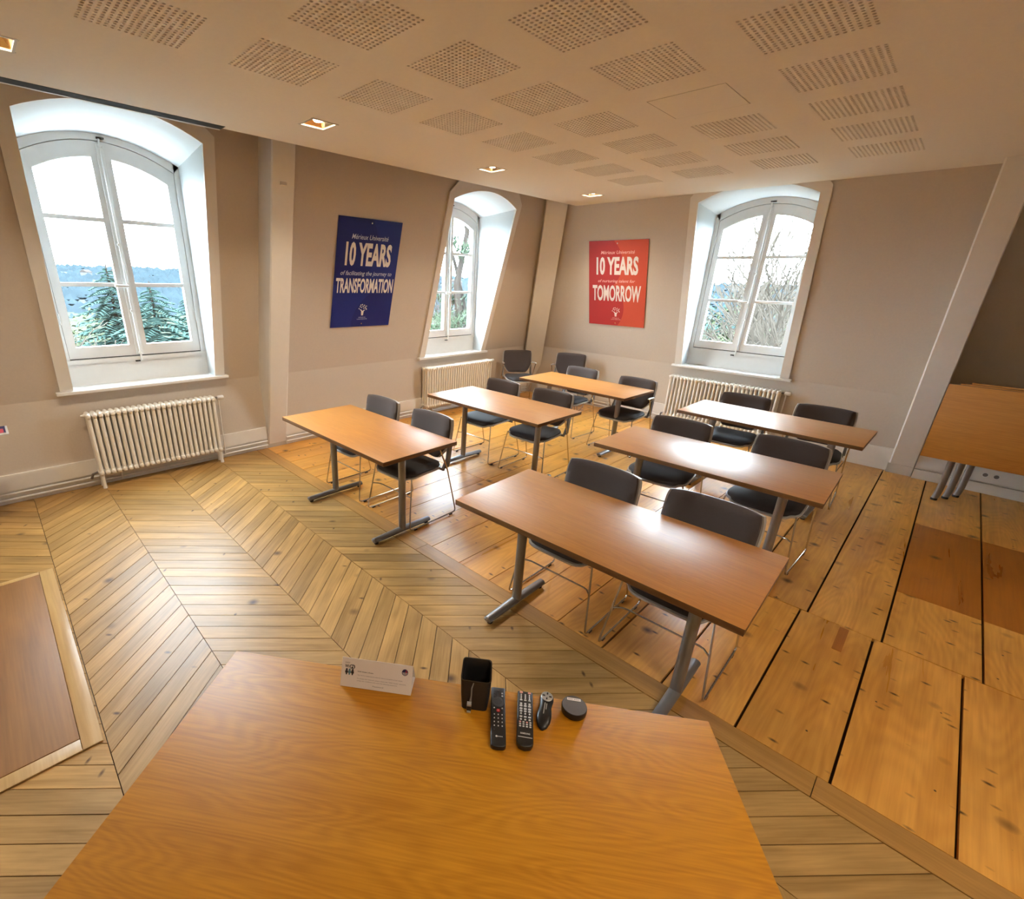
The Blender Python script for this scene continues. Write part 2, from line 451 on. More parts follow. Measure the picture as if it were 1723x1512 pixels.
# ------------------------------------------------------------------ walls
DZ = {1: 0.015, 2: -0.042, 3: -0.035}
WINC = {1: 1.0335, 2: 5.058, 3: -1.9496}
HW = 0.5865
ZSILL, ZSPR, RISE = 0.877, 2.813, 0.135
NARC = 16
def arch(c, hw, zs, rise, n=NARC, rev=False):
    pts = [(c - hw + 2 * hw * i / n, zs + rise * (1 - (2 * i / n - 1) ** 2)) for i in range(n + 1)]
    return pts[::-1] if rev else pts

def sloped_wall(name, u0_, u1_, openings, f, parent=None):
    mb = MB()
    def q(poly): mb.add([f(u, z) for u, z in poly], [tuple(range(len(poly)))])
    def col(a, b, z1): q([(a, ZK), (b, ZK), (b, z1), (a, z1)])
    q([(u0_, -0.1), (u1_, -0.1), (u1_, ZK), (u0_, ZK)])
    last = u0_
    for c, dz in openings:
        a, b = c - HW, c + HW
        col(last, a, ZTOP); col(a, b, ZSILL + dz)
        ar = arch(c, HW, ZSPR + dz, RISE)
        for p0, p1 in zip(ar, ar[1:]): q([p0, p1, (p1[0], ZTOP), (p0[0], ZTOP)])
        last = b
    col(last, u1_, ZTOP)
    return tag(part(mb, name, 'wall', parent), kind='structure')

wl = sloped_wall('wall_left', YF, YB, [(WINC[1], DZ[1]), (WINC[2], DZ[2])], lambda u, z: (lx(z), u, z))
wl['label'] = 'beige sloping attic wall with two arched windows'
wb = sloped_wall('wall_back', XL, XPOST, [(WINC[3], DZ[3])], lambda u, z: (u, by(z), z))
wb['label'] = 'beige sloping attic wall with one arched window'
mb = MB().add([(XPOST, YBR + 0.026, -0.1), (XR, YBR + 0.026, -0.1), (XR, YBR - SL * ZTOP, ZTOP), (XPOST, YBR - SL * ZTOP, ZTOP)], [(0, 1, 2, 3)])
mb.add([(XPOST, YB + 0.026, -0.1), (XPOST, YBR + 0.026, -0.1), (XPOST, YBR - SL * ZTOP, ZTOP), (XPOST, YB - SL * ZTOP, ZTOP)], [(0, 1, 2, 3)])
tag(part(mb, 'wall_back_recess', 'wall'), kind='structure', label='shaded recessed stretch of wall behind the stored tables')
tag(part(MB().box(XR, XR + 0.1, YF, YBR, -0.1, ZTOP), 'wall_right', 'wall'), kind='structure')
tag(part(MB().box(XL, XR, YF - 0.1, YF, -0.1, ZTOP), 'wall_front', 'wall'), kind='structure')
tag(part(MB().box(XL - 0.2, XR + 0.1, YF - 0.1, YBR + 0.1, ZTOP, ZTOP + 0.1), 'roof', 'dark'), kind='structure')

# ------------------------------------------------------------------ ceiling with perforated squares and lamp openings
SQ = 0.424
sqx = [-2.978, -2.315, -1.654, -0.990, -0.327]
sqy = [0.581 + 0.6487 * i for i in range(-4, 8)]
LAMPS = [(-3.54, 0.33), (-3.54, 2.08), (-3.55, 3.97), (-3.55, 5.82)]
UNSEEN = [(-3.44, -1.35), (1.30, -1.35), (1.30, 0.32), (1.30, 2.02)]
LS = 0.19
panels, rects = [], []
for i, x in enumerate(sqx):
    for j, y in enumerate(sqy):
        if i == 4 or (i == 2 and j == 8): continue
        if y > 5.35 or (i == 3 and y > 5.25): continue
        panels.append((x, y)); rects.append((x, x + SQ, y, y + SQ))
for x, y in LAMPS + UNSEEN: rects.append((x - LS / 2, x + LS / 2, y - LS / 2, y + LS / 2))
HX, HY = sqx[2], 3.181
rects.append((HX, HX + 0.432, HY, HY + 0.427))
YCE = by(ZC)
xs = sorted(set([CEX, XPOST, XR] + [r for q in rects for r in q[:2]]))
ys = sorted(set([YF, YCE] + [r for q in rects for r in q[2:]]))
mb = MB()
for xa, xb in zip(xs, xs[1:]):
    run = None
    for ya, yb in zip(ys, ys[1:]):
        cx, cy = (xa + xb) / 2, (ya + yb) / 2
        hole = any(r[0] < cx < r[1] and r[2] < cy < r[3] for r in rects)
        if hole:
            if run: mb.add([(xa, run[0], ZC), (xb, run[0], ZC), (xb, run[1], ZC), (xa, run[1], ZC)], [(0, 1, 2, 3)]); run = None
        else: run = (run[0] if run else ya, yb)
    if run: mb.add([(xa, run[0], ZC), (xb, run[0], ZC), (xb, run[1], ZC), (xa, run[1], ZC)], [(0, 1, 2, 3)])
mb.add([(XPOST, YCE, ZC), (XR, YCE, ZC), (XR, YBR - SL * ZC, ZC), (XPOST, YBR - SL * ZC, ZC)], [(0, 1, 2, 3)])
mb.add([(CEX, YF, ZC), (CEX, YCE, ZC), (CEX, YCE, ZC + 0.02), (CEX, YF, ZC + 0.02)], [(0, 1, 2, 3)])
ceiling = tag(part(mb, 'ceiling', 'ceiling'), kind='structure', label='lowered cream ceiling with squares of round perforations')
part(MB().box(-4.223, -4.120, YF, 1.645, ZC - 0.0015, ZC + 0.001), 'gap_shade_sheet', 'dark', ceiling)  # flat dark strip painting the shade of the gap at the ceiling edge
part(MB().box(-4.241, -4.223, YF, 1.645, ZC - 0.003, ZC + 0.02), 'edge_profile', 'joinery', ceiling)
part(MB().add([(CEX, YF, ZC + 0.02), (CEX, YCE, ZC + 0.02), (CEX, YCE - 0.0, ZTOP), (CEX, YF, ZTOP)], [(0, 1, 2, 3)]), 'gap_shade_sheet', 'dark', ceiling)  # dark sheet in place of the shade above the ceiling edge
# one perforated panel: real holes punched through a thin sheet, felt behind
NH = 16
mb = MB(); cell = SQ / NH; hr = 0.0082; NS = 8
for a in range(NH):
    for b_ in range(NH):
        cx, cy = (a + 0.5) * cell, (b_ + 0.5) * cell
        sq_ = []
        for k in range(NS):
            t = 2 * PI * k / NS + PI / 8
            c_, s_ = math.cos(t), math.sin(t); m_ = max(abs(c_), abs(s_))
            sq_.append((cx + c_ / m_ * cell / 2, cy + s_ / m_ * cell / 2))
        # ring of quads from hole edge to an octagon on the cell border, plus the cell's corners
        ho = [(cx + hr * math.cos(2 * PI * k / NS + PI / 8), cy + hr * math.sin(2 * PI * k / NS + PI / 8)) for k in range(NS)]
        vs = [(x, y, 0) for x, y in sq_] + [(x, y, 0) for x, y in ho] + [(x, y, 0.012) for x, y in ho]
        cor = [(cx + cell / 2, cy + cell / 2), (cx - cell / 2, cy + cell / 2), (cx - cell / 2, cy - cell / 2), (cx + cell / 2, cy - cell / 2)]
        vs += [(x, y, 0) for x, y in cor]
        fs = [(k, (k + 1) % NS, NS + (k + 1) % NS, NS + k) for k in range(NS)]
        fs += [(NS + k, NS + (k + 1) % NS, 2 * NS + (k + 1) % NS, 2 * NS + k) for k in range(NS)]
        fs += [(0, 3 * NS, 1), (2, 3 * NS + 1, 3), (4, 3 * NS + 2, 5), (6, 3 * NS + 3, 7)]
        mb.add(vs, fs)
nface = len(mb.f)
mb.add([(0, 0, 0.0125), (SQ, 0, 0.0125), (SQ, SQ, 0.0125), (0, SQ, 0.0125)], [(0, 1, 2, 3)], 1)
pm = mb.mesh('perforated_panel', ['ceiling', 'felt'])
for x, y in panels: link('perforated_panel', pm, ceiling, (x, y, ZC))
part(MB().box(HX + 0.0035, HX + 0.4285, HY + 0.0035, HY + 0.4235, ZC - 0.0008, ZC + 0.012), 'access_hatch', 'ceiling', ceiling)
part(MB().box(HX, HX + 0.432, HY, HY + 0.427, ZC + 0.0125, ZC + 0.014), 'hatch_gap', 'felt', ceiling)

# ------------------------------------------------------------------ recessed lamps
def lamp_meshes():
    a = LS / 2; b_ = 0.05; d = 0.05
    fr = MB()
    for s_ in (-1, 1):
        fr.box(-a - 0.012, a + 0.012, s_ * a - 0.006, s_ * a + 0.006, -0.004, 0.004)
        fr.box(s_ * a - 0.006, s_ * a + 0.006, -a - 0.012, a + 0.012, -0.004, 0.004)
    o = [(-a, -a), (a, -a), (a, a), (-a, a)]; i_ = [(-b_, -b_), (b_, -b_), (b_, b_), (-b_, b_)]
    sides = []
    for k in range(4):
        j = (k + 1) % 4
        sides.append(MB().add([(*o[k], 0.002), (*o[j], 0.002), (*i_[j], d), (*i_[k], d)], [(0, 1, 2, 3)]))
    lampm = MB().lathe([(0.0, d + 0.012), (0.03, d + 0.01), (0.040, d - 0.014), (0.030, d - 0.034), (0.0, d - 0.040)], 14)
    back = MB().box(-b_, b_, -b_, b_, d + 0.013, d + 0.02)
    return fr.mesh('frame', 'lamp_frame'), [m_.mesh('reflector', 'gold' if k in (0, 2) else ('mint' if k == 1 else 'gold')) for k, m_ in enumerate(sides)], lampm.mesh('bulb', 'lamp', smooth=True), back.mesh('housing', 'lamp_frame')
LM_ = lamp_meshes()
lamp_labels = ['square recessed ceiling lamp over the large arched window, cut by the picture edge', 'square recessed ceiling lamp above the white sloping post and blue poster',
               'square recessed ceiling lamp in front of the narrow-looking window', 'square recessed ceiling lamp in the far corner of the ceiling']
for i, (x, y) in enumerate(LAMPS + UNSEEN):
    e = empty('ceiling_lamp', (x, y, ZC), label=lamp_labels[i] if i < 4 else 'square recessed ceiling lamp outside the picture', cat='ceiling lamp', group='square recessed ceiling lamps' if i < 4 else 'unseen square ceiling lamps')
    link('frame', LM_[0], e)
    for m_ in LM_[1]: link('reflector', m_, e)
    link('bulb', LM_[2], e); link('housing', LM_[3], e)
    ld = bpy.data.lights.new('lamp_light', 'SPOT'); ld.energy = LAMP_W; ld.color = (1.0, 0.85, 0.67)
    ld.spot_size = R(125); ld.spot_blend = 0.6; ld.shadow_soft_size = 0.05
    lo = bpy.data.objects.new('lamp_light', ld); COL.objects.link(lo); lo.parent = e; lo.location = (0, 0, 0.005)

# ------------------------------------------------------------------ posts along the sloping walls
def sloped_post(name, sect, f, label, mat='white', z0=0.0, z1=ZTOP, peg=None):
    mb = MB().loft([[f(u, n, z) for u, n in sect] for z in (z0, z1)])
    o = tag(part(mb, name, mat), kind='structure', label=label)
    if peg:
        u, z, n = peg
        pm_ = MB().loft([[f(u - 0.03, n - 0.01, z), f(u + 0.03, n - 0.01, z), f(u + 0.03, n + 0.012, z), f(u - 0.03, n + 0.012, z)],
                         [f(u - 0.03, n - 0.01, z + 0.03), f(u + 0.03, n - 0.01, z + 0.03), f(u + 0.03, n + 0.003, z + 0.03), f(u - 0.03, n + 0.003, z + 0.03)]])
        part(pm_, 'peg', mat, o)
    return o
fl = lambda u, n, z: (px0(z) + n, u, z)
fb = lambda u, n, z: (u, py0(z) - n, z)
sloped_post('pillar_left', [(2.075, -0.26), (2.110, 0.0), (2.122, 0.012), (2.318, 0.012), (2.330, 0.0), (2.330, -0.26)], fl, 'white sloping timber post between window and blue poster', peg=(2.22, 2.60, 0.012))
sloped_post('pillar_right', [(-0.150, -0.25), (-0.150, 0.06), (-0.138, 0.075), (0.048, 0.075), (0.055, 0.06), (0.055, -0.25)], fb, 'cream sloping timber post beside the stored folding tables')
part(MB().loft([[fb(-0.156, 0.0, z), fb(-0.130, 0.0, z), fb(-0.130, 0.085, z), fb(-0.156, 0.085, z)] for z in (0, 0.11)]).loft([[fb(-0.156, 0.085, z), fb(0.05, 0.085, z), fb(0.05, 0.07, z), fb(-0.156, 0.07, z)] for z in (0, 0.11)]), 'plinth', 'white', bpy.data.objects['pillar_right'])
# corner post follows the hip line
mb = MB(); rings = []
for z in (0, ZTOP):
    cx, cy = px0(z), py0(z)
    rings.append([(cx - 0.105, cy - 0.105, z), (cx + 0.105, cy + 0.105, z), (cx - 0.13, cy + 0.34, z), (cx - 0.34, cy + 0.13, z)])
mb.loft(rings)
cp = tag(part(mb, 'pillar_corner', 'white'), kind='structure', label='cream timber post in the far corner of the room')

# ------------------------------------------------------------------ windows (local: X to the viewer's left, Y out of the wall into the room, Z up, origin in the sash plane)
NOFF = -0.055                             # wall plane: n = SL*z + NOFF
def build_window(name, loc, rz, dz, label):
    e = empty(name, loc, rz, label=label, kind='structure')
    wn = lambda z: SL * max(z, ZK) + NOFF
    zs, zspr = ZSILL + dz, ZSPR + dz
    # reveal: loft from wall opening to the frame
    A = [(-HW, zs)] + arch(0, HW, zspr, RISE) + [(HW, zs)]
    zf = 2.735 + dz * 0.6
    B = [(-HW, zs)] + arch(0, HW, zf, 0.151) + [(HW, zs)]
    mb = MB().loft([[(u, wn(z), z) for u, z in A], [(u, 0.0, z) for u, z in B]], cap=False, closed=False)
    part(mb, 'reveal', 'reveal', e, smooth=True, angle=30)
    # architrave board on the slope with chamfered shoulders
    ow = HW + 0.092
    outer = [(-ow, zs), (-ow, 2.871 + dz), (-ow + 0.17, 3.006), (ow - 0.17, 3.006), (ow, 2.871 + dz), (ow, zs)]
    mb = MB()
    for sd in (-1, 1):
        pl = [(sd * HW, zs), (sd * HW, zspr), (sd * ow, 2.871 + dz), (sd * ow, zs)]
        mb.loft([[(u, wn(z) + n, z) for u, z in pl] for n in (-0.005, 0.024)])
    ar = arch(0, HW, zspr, RISE)
    top = [(-ow, 2.871 + dz)] + [(max(-ow + 0.17, min(ow - 0.17, u)), 3.01) for u, z in ar[1:-1]] + [(ow, 2.871 + dz)]
    for k in range(len(ar) - 1):
        pl = [ar[k], ar[k + 1], top[k + 1], top[k]]
        mb.loft([[(u, wn(z) + n, z) for u, z in pl] for n in (-0.005, 0.024)])
    part(mb, 'architrave', 'white', e)
    # sill board and apron panel below the sashes
    d = wn(zs)
    part(MB().box(-ow - 0.03, ow + 0.03, d - 0.01, d + 0.055, zs - 0.03, zs - 0.002).box(-HW - 0.001, HW + 0.001, -0.03, d, zs - 0.03, zs), 'sill', 'joinery', e, bevel=0.004)
    zb = 1.068 + dz
    part(MB().box(-HW, HW, -0.03, 0.012, zs - 0.01, zb), 'apron', 'joinery', e)
    # fixed frame: sides, bottom, arched head
    fr = MB()
    for sd in (-1, 1):
        a, b_ = sorted((sd * HW, sd * (HW - 0.045)))
        fr.box(a, b_, -0.05, 0.02, zb, zf + 0.02)
    fr.box(-HW, HW, -0.05, 0.03, zb, zb + 0.035)
    SO, SR = 2.673 + dz, 0.154             # sash outline spring and rise
    o1 = arch(0, HW, zf, 0.151); i1 = arch(0, HW - 0.045, SO + 0.005, SR)
    for k in range(NARC):
        pl = [o1[k], o1[k + 1], i1[k + 1], i1[k]]
        fr.loft([[(u, n, z) for u, z in pl] for n in (-0.05, 0.02)])
    i2 = arch(0, HW - 0.045, SO - 0.014, SR)
    for k in range(NARC):
        fr.loft([[(u, n, z) for u, z in [o1[k], o1[k + 1], i2[k + 1], i2[k]]] for n in (-0.062, -0.0465)])
    for sd in (-1, 1):
        a, b_ = sorted((sd * HW, sd * (HW - 0.062)))
        fr.box(a, b_, -0.062, -0.0465, zb, zf)
    fr.box(-HW, HW, -0.062, -0.0465, zb, zb + 0.06)
    part(fr, 'frame', 'joinery', e)
    part(MB().box(-HW + 0.05, HW - 0.05, -0.015, 0.006, zb + 0.037, zb + 0.044), 'bottom_groove', 'dark', e)
    # sashes
    sh = HW - 0.048
    gz0 = 1.209 + dz
    bars = [1.73 + dz, 2.248 + dz]
    GO, GR = 2.574 + dz, 0.141
    zout = lambda u: SO + SR * (1 - (u / (HW - 0.045)) ** 2)
    zgl = lambda u: GO + GR * (1 - (u / (HW - 0.104)) ** 2)
    gi, go = 0.071, HW - 0.112
    for sd in (-1, 1):
        sa = MB()
        def bx(u0_, u1_, z0_, z1_, n0=-0.045, n1=0.012):
            a, b_ = sorted((sd * u0_, sd * u1_)); sa.box(a, b_, n0, n1, z0_, z1_)
        NK = 10
        us = [gi + (go - gi) * k / NK for k in range(NK + 1)]
        bx(0.002, gi, zb + 0.045, zout(0.03))                    # meeting stile
        sa.loft([[(sd * u, n, z) for u, z in [(go, zb + 0.045), (sh, zb + 0.045), (sh, zout(sh)), (go, zout(go))]] for n in (-0.045, 0.012)])
        bx(gi, go, zb + 0.045, gz0)
        for k in range(NK):
            pl = [(us[k], zgl(us[k])), (us[k + 1], zgl(us[k + 1])), (us[k + 1], zout(us[k + 1])), (us[k], zout(us[k]))]
            sa.loft([[(sd * u, n, z) for u, z in pl] for n in (-0.045, 0.012)])
        so = part(sa, 'sash', 'joinery', e)
        zz = [gz0] + bars
        for z in bars: 
            a, b_ = sorted((sd * gi, sd * go))
            part(MB().box(a, b_, -0.04, 0.008, z - 0.016, z + 0.016), 'glazing_bar', 'joinery', so)
        a, b_ = sorted((sd * gi, sd * go))
        part(MB().box(a, b_, -0.022, -0.018, gz0, bars[0] - 0.016), 'pane', 'glass', so)
        part(MB().box(a, b_, -0.022, -0.018, bars[0] + 0.016, bars[1] - 0.016), 'pane', 'glass', so)
        pl = [(gi, bars[1] + 0.016), (go, bars[1] + 0.016)] + [(u, zgl(u)) for u in us[::-1]]
        part(MB().loft([[(sd * u, n, z) for u, z in pl] for n in (-0.022, -0.018)]), 'pane', 'glass', so)
        for z in (1.45 + dz, 2.45 + dz):
            part(MB().cyl(sd * (sh + 0.004), 0.018, z - 0.045, z + 0.045, 0.008, 8), 'hinge', 'joinery', so)
    # cover strip, espagnolette rod, handle and keepers
    part(MB().box(-0.02, 0.02, -0.055, -0.0455, zb + 0.05, zout(0)), 'meeting_bead', 'joinery', e)
    part(MB().box(-0.028, 0.028, 0.012, 0.024, zb + 0.05, zout(0) - 0.015), 'cover_strip', 'joinery', e, bevel=0.005)
    rod = part(MB().cyl(-0.002, 0.036, zb + 0.0, zout(0) + 0.02, 0.0085, 8), 'espagnolette', 'joinery', e, smooth=True)
    for z in (zb + 0.06, 1.5 + dz, 2.05 + dz, zout(0) - 0.04): part(MB().cbox(-0.002, 0.034, z, 0.03, 0.03, 0.018), 'keeper', 'joinery', rod)
    part(MB().tube([(-0.002, 0.045, 1.72 + dz), (-0.002, 0.07, 1.72 + dz), (0.06, 0.075, 1.722 + dz), (0.10, 0.073, 1.725 + dz)], [0.010, 0.011, 0.011, 0.015], 8), 'handle', 'joinery', rod, smooth=True)
    part(MB().box(-0.04, 0.012, 0.02, 0.045, zout(0) + 0.018, zout(0) + 0.030).box(0.012, 0.05, 0.02, 0.045, zb - 0.012, zb - 0.001), 'catch_plate', 'dark', e)
    return e
build_window('window_1', (LX0 - NOFF, WINC[1], 0), -PI / 2, DZ[1], 'large arched white window with six panes above a radiator beside the post')
build_window('window_2', (LX0 - NOFF, WINC[2], 0), -PI / 2, DZ[2], 'arched white window seen obliquely beside the blue poster')
build_window('window_3', (WINC[3], BY0 + NOFF, 0), PI, DZ[3], 'arched white window with six panes beside the red poster')

# ------------------------------------------------------------------ baseboards and heating pipes
f0l = lambda u, n, z: (XL + n, u, z)
f0b = lambda u, n, z: (u, YB - n, z)
def baseboard(name, a, b_, f, label):
    mb = MB().loft([[f(a, -0.005, z), f(b_, -0.005, z), f(b_, 0.024, z), f(a, 0.024, z)] for z in (0.115, 0.252)])
    o = tag(part(mb, name, 'white'), kind='structure', label=label)
    mb2 = MB().loft([[f(a, 0.0, z), f(b_, 0.0, z), f(b_, 0.012, z), f(a, 0.012, z)] for z in (0, 0.115)])
    part(mb2, 'plinth', 'white', o)
    return o
bl1 = baseboard('baseboard_left', YF, 2.09, f0l, 'cream baseboard under the large window with two heating pipes')
bl2 = baseboard('baseboard_left_far', 2.32, YB - 0.1, f0l, 'cream baseboard under the blue poster with two heating pipes')
bb1 = baseboard('baseboard_back', XL + 0.2, -0.15, f0b, 'cream baseboard along the wall with the red poster')
for o, a, b_, f in ((bl1, YF, 2.09, f0l), (bl2, 2.32, YB - 0.1, f0l), (bb1, XL + 0.2, -1.2, f0b)):
    for z, n in ((0.088, 0.026), (0.040, 0.026)):
        part(MB().tube([f(a, n, z), f((a + b_) / 2, n, z), f(b_, n, z)], 0.0105, 8), 'heating_pipe', 'white', o, smooth=True)
    nn = int((b_ - a) / 0.9)
    for k in range(nn):
        u = a + (k + 0.5) * (b_ - a) / nn
        mbc = MB(); p0 = f(u - 0.008, 0.0, 0.02); p1 = f(u + 0.008, 0.04, 0.108)
        mbc.box(min(p0[0], p1[0]), max(p0[0], p1[0]), min(p0[1], p1[1]), max(p0[1], p1[1]), 0.022, 0.106)
        part(mbc, 'pipe_clip', 'white', o)
# boxed-in skirting with sockets in the recess behind the stored tables
mb = MB().box(0.058, XR, 6.93, YBR, 0, 0.10).box(0.058, XR, 6.955, YBR, 0.10, 0.118).box(0.058, XR, 6.93, YBR, 0.118, 0.30)
bb2 = tag(part(mb, 'baseboard_right', 'white'), kind='structure', label='boxed cream skirting behind the stored tables')
for x in (0.55, 0.625):
    so = part(MB().loft([[(x + 0.026 * math.cos(2 * PI * k / 16), y, 0.19 + 0.026 * math.sin(2 * PI * k / 16)) for k in range(16)] for y in (6.922, 6.93)]), 'socket', 'joinery', bb2)
    part(MB().loft([[(x + 0.018 * math.cos(2 * PI * k / 16), y, 0.19 + 0.018 * math.sin(2 * PI * k / 16)) for k in range(16)] for y in (6.9215, 6.9225)]), 'socket_well', 'bracket', so)

# ------------------------------------------------------------------ radiators (local: X to the viewer's left, Y out of the wall)
def section_mesh(zb, zt, pitch):
    mb = MB(); w_ = pitch * 0.40
    for y in (0.028, 0.072, 0.116):
        mb.tube([(0, y, zb + 0.02), (0, y, zt - 0.02)], w_ * 0.90, 8, cap=False)
    for zc_, s_ in ((zb + 0.022, 1), (zt - 0.022, -1)):
        ring = []
        prof = [(-0.0, 0.55), (0.006, 0.85), (0.03, 1.0), (0.116, 1.0), (0.138, 0.85), (0.144, 0.5)]
        mb.loft([[(math.cos(2 * PI * k / 10) * w_ * 1.15 * r_, y, zc_ + math.sin(2 * PI * k / 10) * 0.026 * r_) for k in range(10)] for y, r_ in prof])
        mb.tube([(-pitch / 2, 0.072, zc_), (pitch / 2, 0.072, zc_)], 0.017, 8)
    return mb.mesh('section', 'radiator', smooth=True, angle=50)
def radiator(loc, rz, length, n, label, zt=0.70, zb=0.125):
    e = empty('radiator', loc, rz, label=label, cat='radiator', group='white column radiators under the windows')
    pitch = length / n; me = section_mesh(zb, zt, pitch)
    for i in range(n): link('section', me, e, (-length / 2 + (i + 0.5) * pitch, 0, 0))
    for sx in (-1, 1):
        for y in (0.03, 0.116):
            x = sx * (length / 2 - pitch / 2)
            part(MB().tube([(x, y, zb + 0.06), (x, y, 0.03), (x, y, 0.0)], [0.014, 0.015, 0.019], 8), 'leg', 'radiator', e, smooth=True)
    # thermostat valve at the viewer's right, supply pipe beside it
    x = -length / 2
    part(MB().tube([(x, 0.072, zt - 0.022), (x - 0.035, 0.072, zt - 0.022)], 0.011, 8), 'valve', 'bracket', e, smooth=True)
    part(MB().tube([(x - 0.03, 0.072, zt - 0.022), (x - 0.04, 0.072, zt - 0.022), (x - 0.085, 0.072, zt - 0.022), (x - 0.092, 0.072, zt - 0.022)], [0.014, 0.021, 0.021, 0.015], 12), 'thermostat', 'joinery', e, smooth=True)
    part(MB().tube([(x - 0.03, 0.06, zt - 0.03), (x - 0.045, 0.05, zt - 0.06), (x - 0.045, 0.035, 0.10)], 0.008, 8), 'supply_pipe', 'white', e, smooth=True)
    part(MB().tube([(-x, 0.072, zt - 0.022), (-x + 0.025, 0.072, zt - 0.022)], [0.013, 0.007], 8), 'bleed_plug', 'radiator', e, smooth=True)
    part(MB().tube([(-x, 0.072, zb + 0.022), (-x + 0.04, 0.065, zb + 0.01), (-x + 0.055, 0.05, 0.09)], 0.011, 8), 'return_pipe', 'pole', e, smooth=True)
    return e
radiator((-5.08, 1.015, 0), -PI / 2, 1.09, 24, 'white column radiator beneath the large window, next to the post')
radiator((-5.08, 5.10, 0), -PI / 2, 1.38, 30, 'white column radiator behind the tables, below the obliquely seen window')
radiator((-1.955, 7.0, 0), PI, 1.33, 28, 'white column radiator under the window beside the red poster')

# ------------------------------------------------------------------ posters
def poster_mat(name, c1, c2, circles):
    m, nt, b = new_mat(name)
    N = nt.nodes.new
    tc = N('ShaderNodeTexCoord')
    acc = None
    for cx, cy, rad in circles:
        d = N('ShaderNodeVectorMath'); d.operation = 'DISTANCE'; d.inputs[1].default_value = (cx, cy, 0)
        sx = N('ShaderNodeVectorMath'); sx.operation = 'MULTIPLY'; sx.inputs[1].default_value = (1, 1, 0)
        lk(nt, tc.outputs['Object'], sx.inputs[0]); lk(nt, sx.outputs[0], d.inputs[0])
        l = N('ShaderNodeMath'); l.operation = 'LESS_THAN'; l.inputs[1].default_value = rad
        lk(nt, d.outputs['Value'], l.inputs[0])
        if acc is None: acc = l.outputs[0]
        else:
            mx_ = N('ShaderNodeMath'); mx_.operation = 'MAXIMUM'; lk(nt, acc, mx_.inputs[0]); lk(nt, l.outputs[0], mx_.inputs[1]); acc = mx_.outputs[0]
    mx = N('ShaderNodeMix'); mx.data_type = 'RGBA'
    mx.inputs[6].default_value = (*c2, 1); mx.inputs[7].default_value = (*c1, 1)
    lk(nt, acc, mx.inputs[0]); lk(nt, mx.outputs[2], b.inputs['Base Color'])
    b.inputs['Roughness'].default_value = 0.45
    b.inputs['Specular IOR Level'].default_value = 0.3
    return m
M['poster_blue'] = poster_mat('blue_poster_print', (0.006, 0.013, 0.150), (0.008, 0.020, 0.19), [(-0.30, 0.30, 0.42), (0.3, -0.6, 0.45)])
M['poster_red'] = poster_mat('red_poster_print', (0.44, 0.035, 0.035), (0.58, 0.085, 0.045), [(-0.32, 0.28, 0.40), (-0.28, -0.33, 0.40)])
def poster(name, mw, wid, hei, mat, soft, line1, line2, line3, label, boxes):
    e = bpy.data.objects.new(name, None); COL.objects.link(e); e.matrix_world = mw; tag(e, label, 'poster', 'anniversary posters on the walls')
    part(MB().box(-wid / 2, wid / 2, -hei / 2, hei / 2, -0.006, 0.0), 'print_panel', mat, e)
    part(MB().box(-wid / 2 - 0.002, wid / 2 + 0.002, -hei / 2 - 0.002, hei / 2 + 0.002, -0.012, -0.006), 'backing', 'acrylic', e)
    U = lambda u: (u - 0.5) * wid
    V = lambda v: (0.5 - v) * hei
    def t(s_, key, m_, **k):
        a, b_, c, d = boxes[key]; text_obj(s_, (U(a), U(b_), V(d), V(c)), m_, e, **k)
    t('M\u00e9rieux Universit\u00e9', 'mer', soft, shear=0.25, bold=0.006)
    t('10 YEARS', 'ten', 'print_white', bold=0.038)
    t(line2, 'of', soft, shear=0.25, bold=0.006)
    t(line3, 'big', 'print_white', bold=0.03)
    # tree emblem: a trunk and loose square leaves
    lg = MB(); rnd_ = random.Random(3)
    lg.prism([(U(0.485), V(0.886)), (U(0.515), V(0.886)), (U(0.522), V(0.845)), (U(0.545), V(0.828)), (U(0.52), V(0.832)), (U(0.5), V(0.842)), (U(0.475), V(0.826)), (U(0.45), V(0.824)), (U(0.478), V(0.842))], 0.0004, 0.0007)
    for a, b_ in ((0.44, 0.818), (0.455, 0.797), (0.478, 0.805), (0.49, 0.778), (0.505, 0.796), (0.525, 0.785), (0.54, 0.803), (0.56, 0.793), (0.553, 0.815), (0.52, 0.815), (0.465, 0.782), (0.565, 0.825)):
        s_ = 0.0085; c_, d_ = U(a), V(b_); an = rnd_.random()
        lg.prism([(c_ + s_ * math.cos(an + k * PI / 2), d_ + s_ * math.sin(an + k * PI / 2)) for k in range(4)], 0.0004, 0.0007)
    part(lg, 'emblem', 'print_white', e)
    text_obj('M\u00c9RIEUX', (U(0.445), U(0.565), V(0.910), V(0.899)), soft, e)
    text_obj('UNIVERSIT\u00c9', (U(0.42), U(0.59), V(0.928), V(0.916)), soft, e)
    for v in (0.033, 0.968): part(MB().cyl(U(0.5), V(v), 0, 0.006, 0.008, 10), 'screw', 'screw', e)
    return e
q = math.sqrt(1 + SL * SL)
def slope_mat(kind, u, z, n=0.014):
    if kind == 'L': X = Vector((0, 1, 0)); Y = Vector((SL, 0, 1)) / q; O = Vector((lx(z), u, z))
    else: X = Vector((1, 0, 0)); Y = Vector((0, -SL, 1)) / q; O = Vector((u, by(z), z))
    Z = X.cross(Y); O = O + Z * n
    return Matrix(((X.x, Y.x, Z.x, O.x), (X.y, Y.y, Z.y, O.y), (X.z, Y.z, Z.z, O.z), (0, 0, 0, 1)))
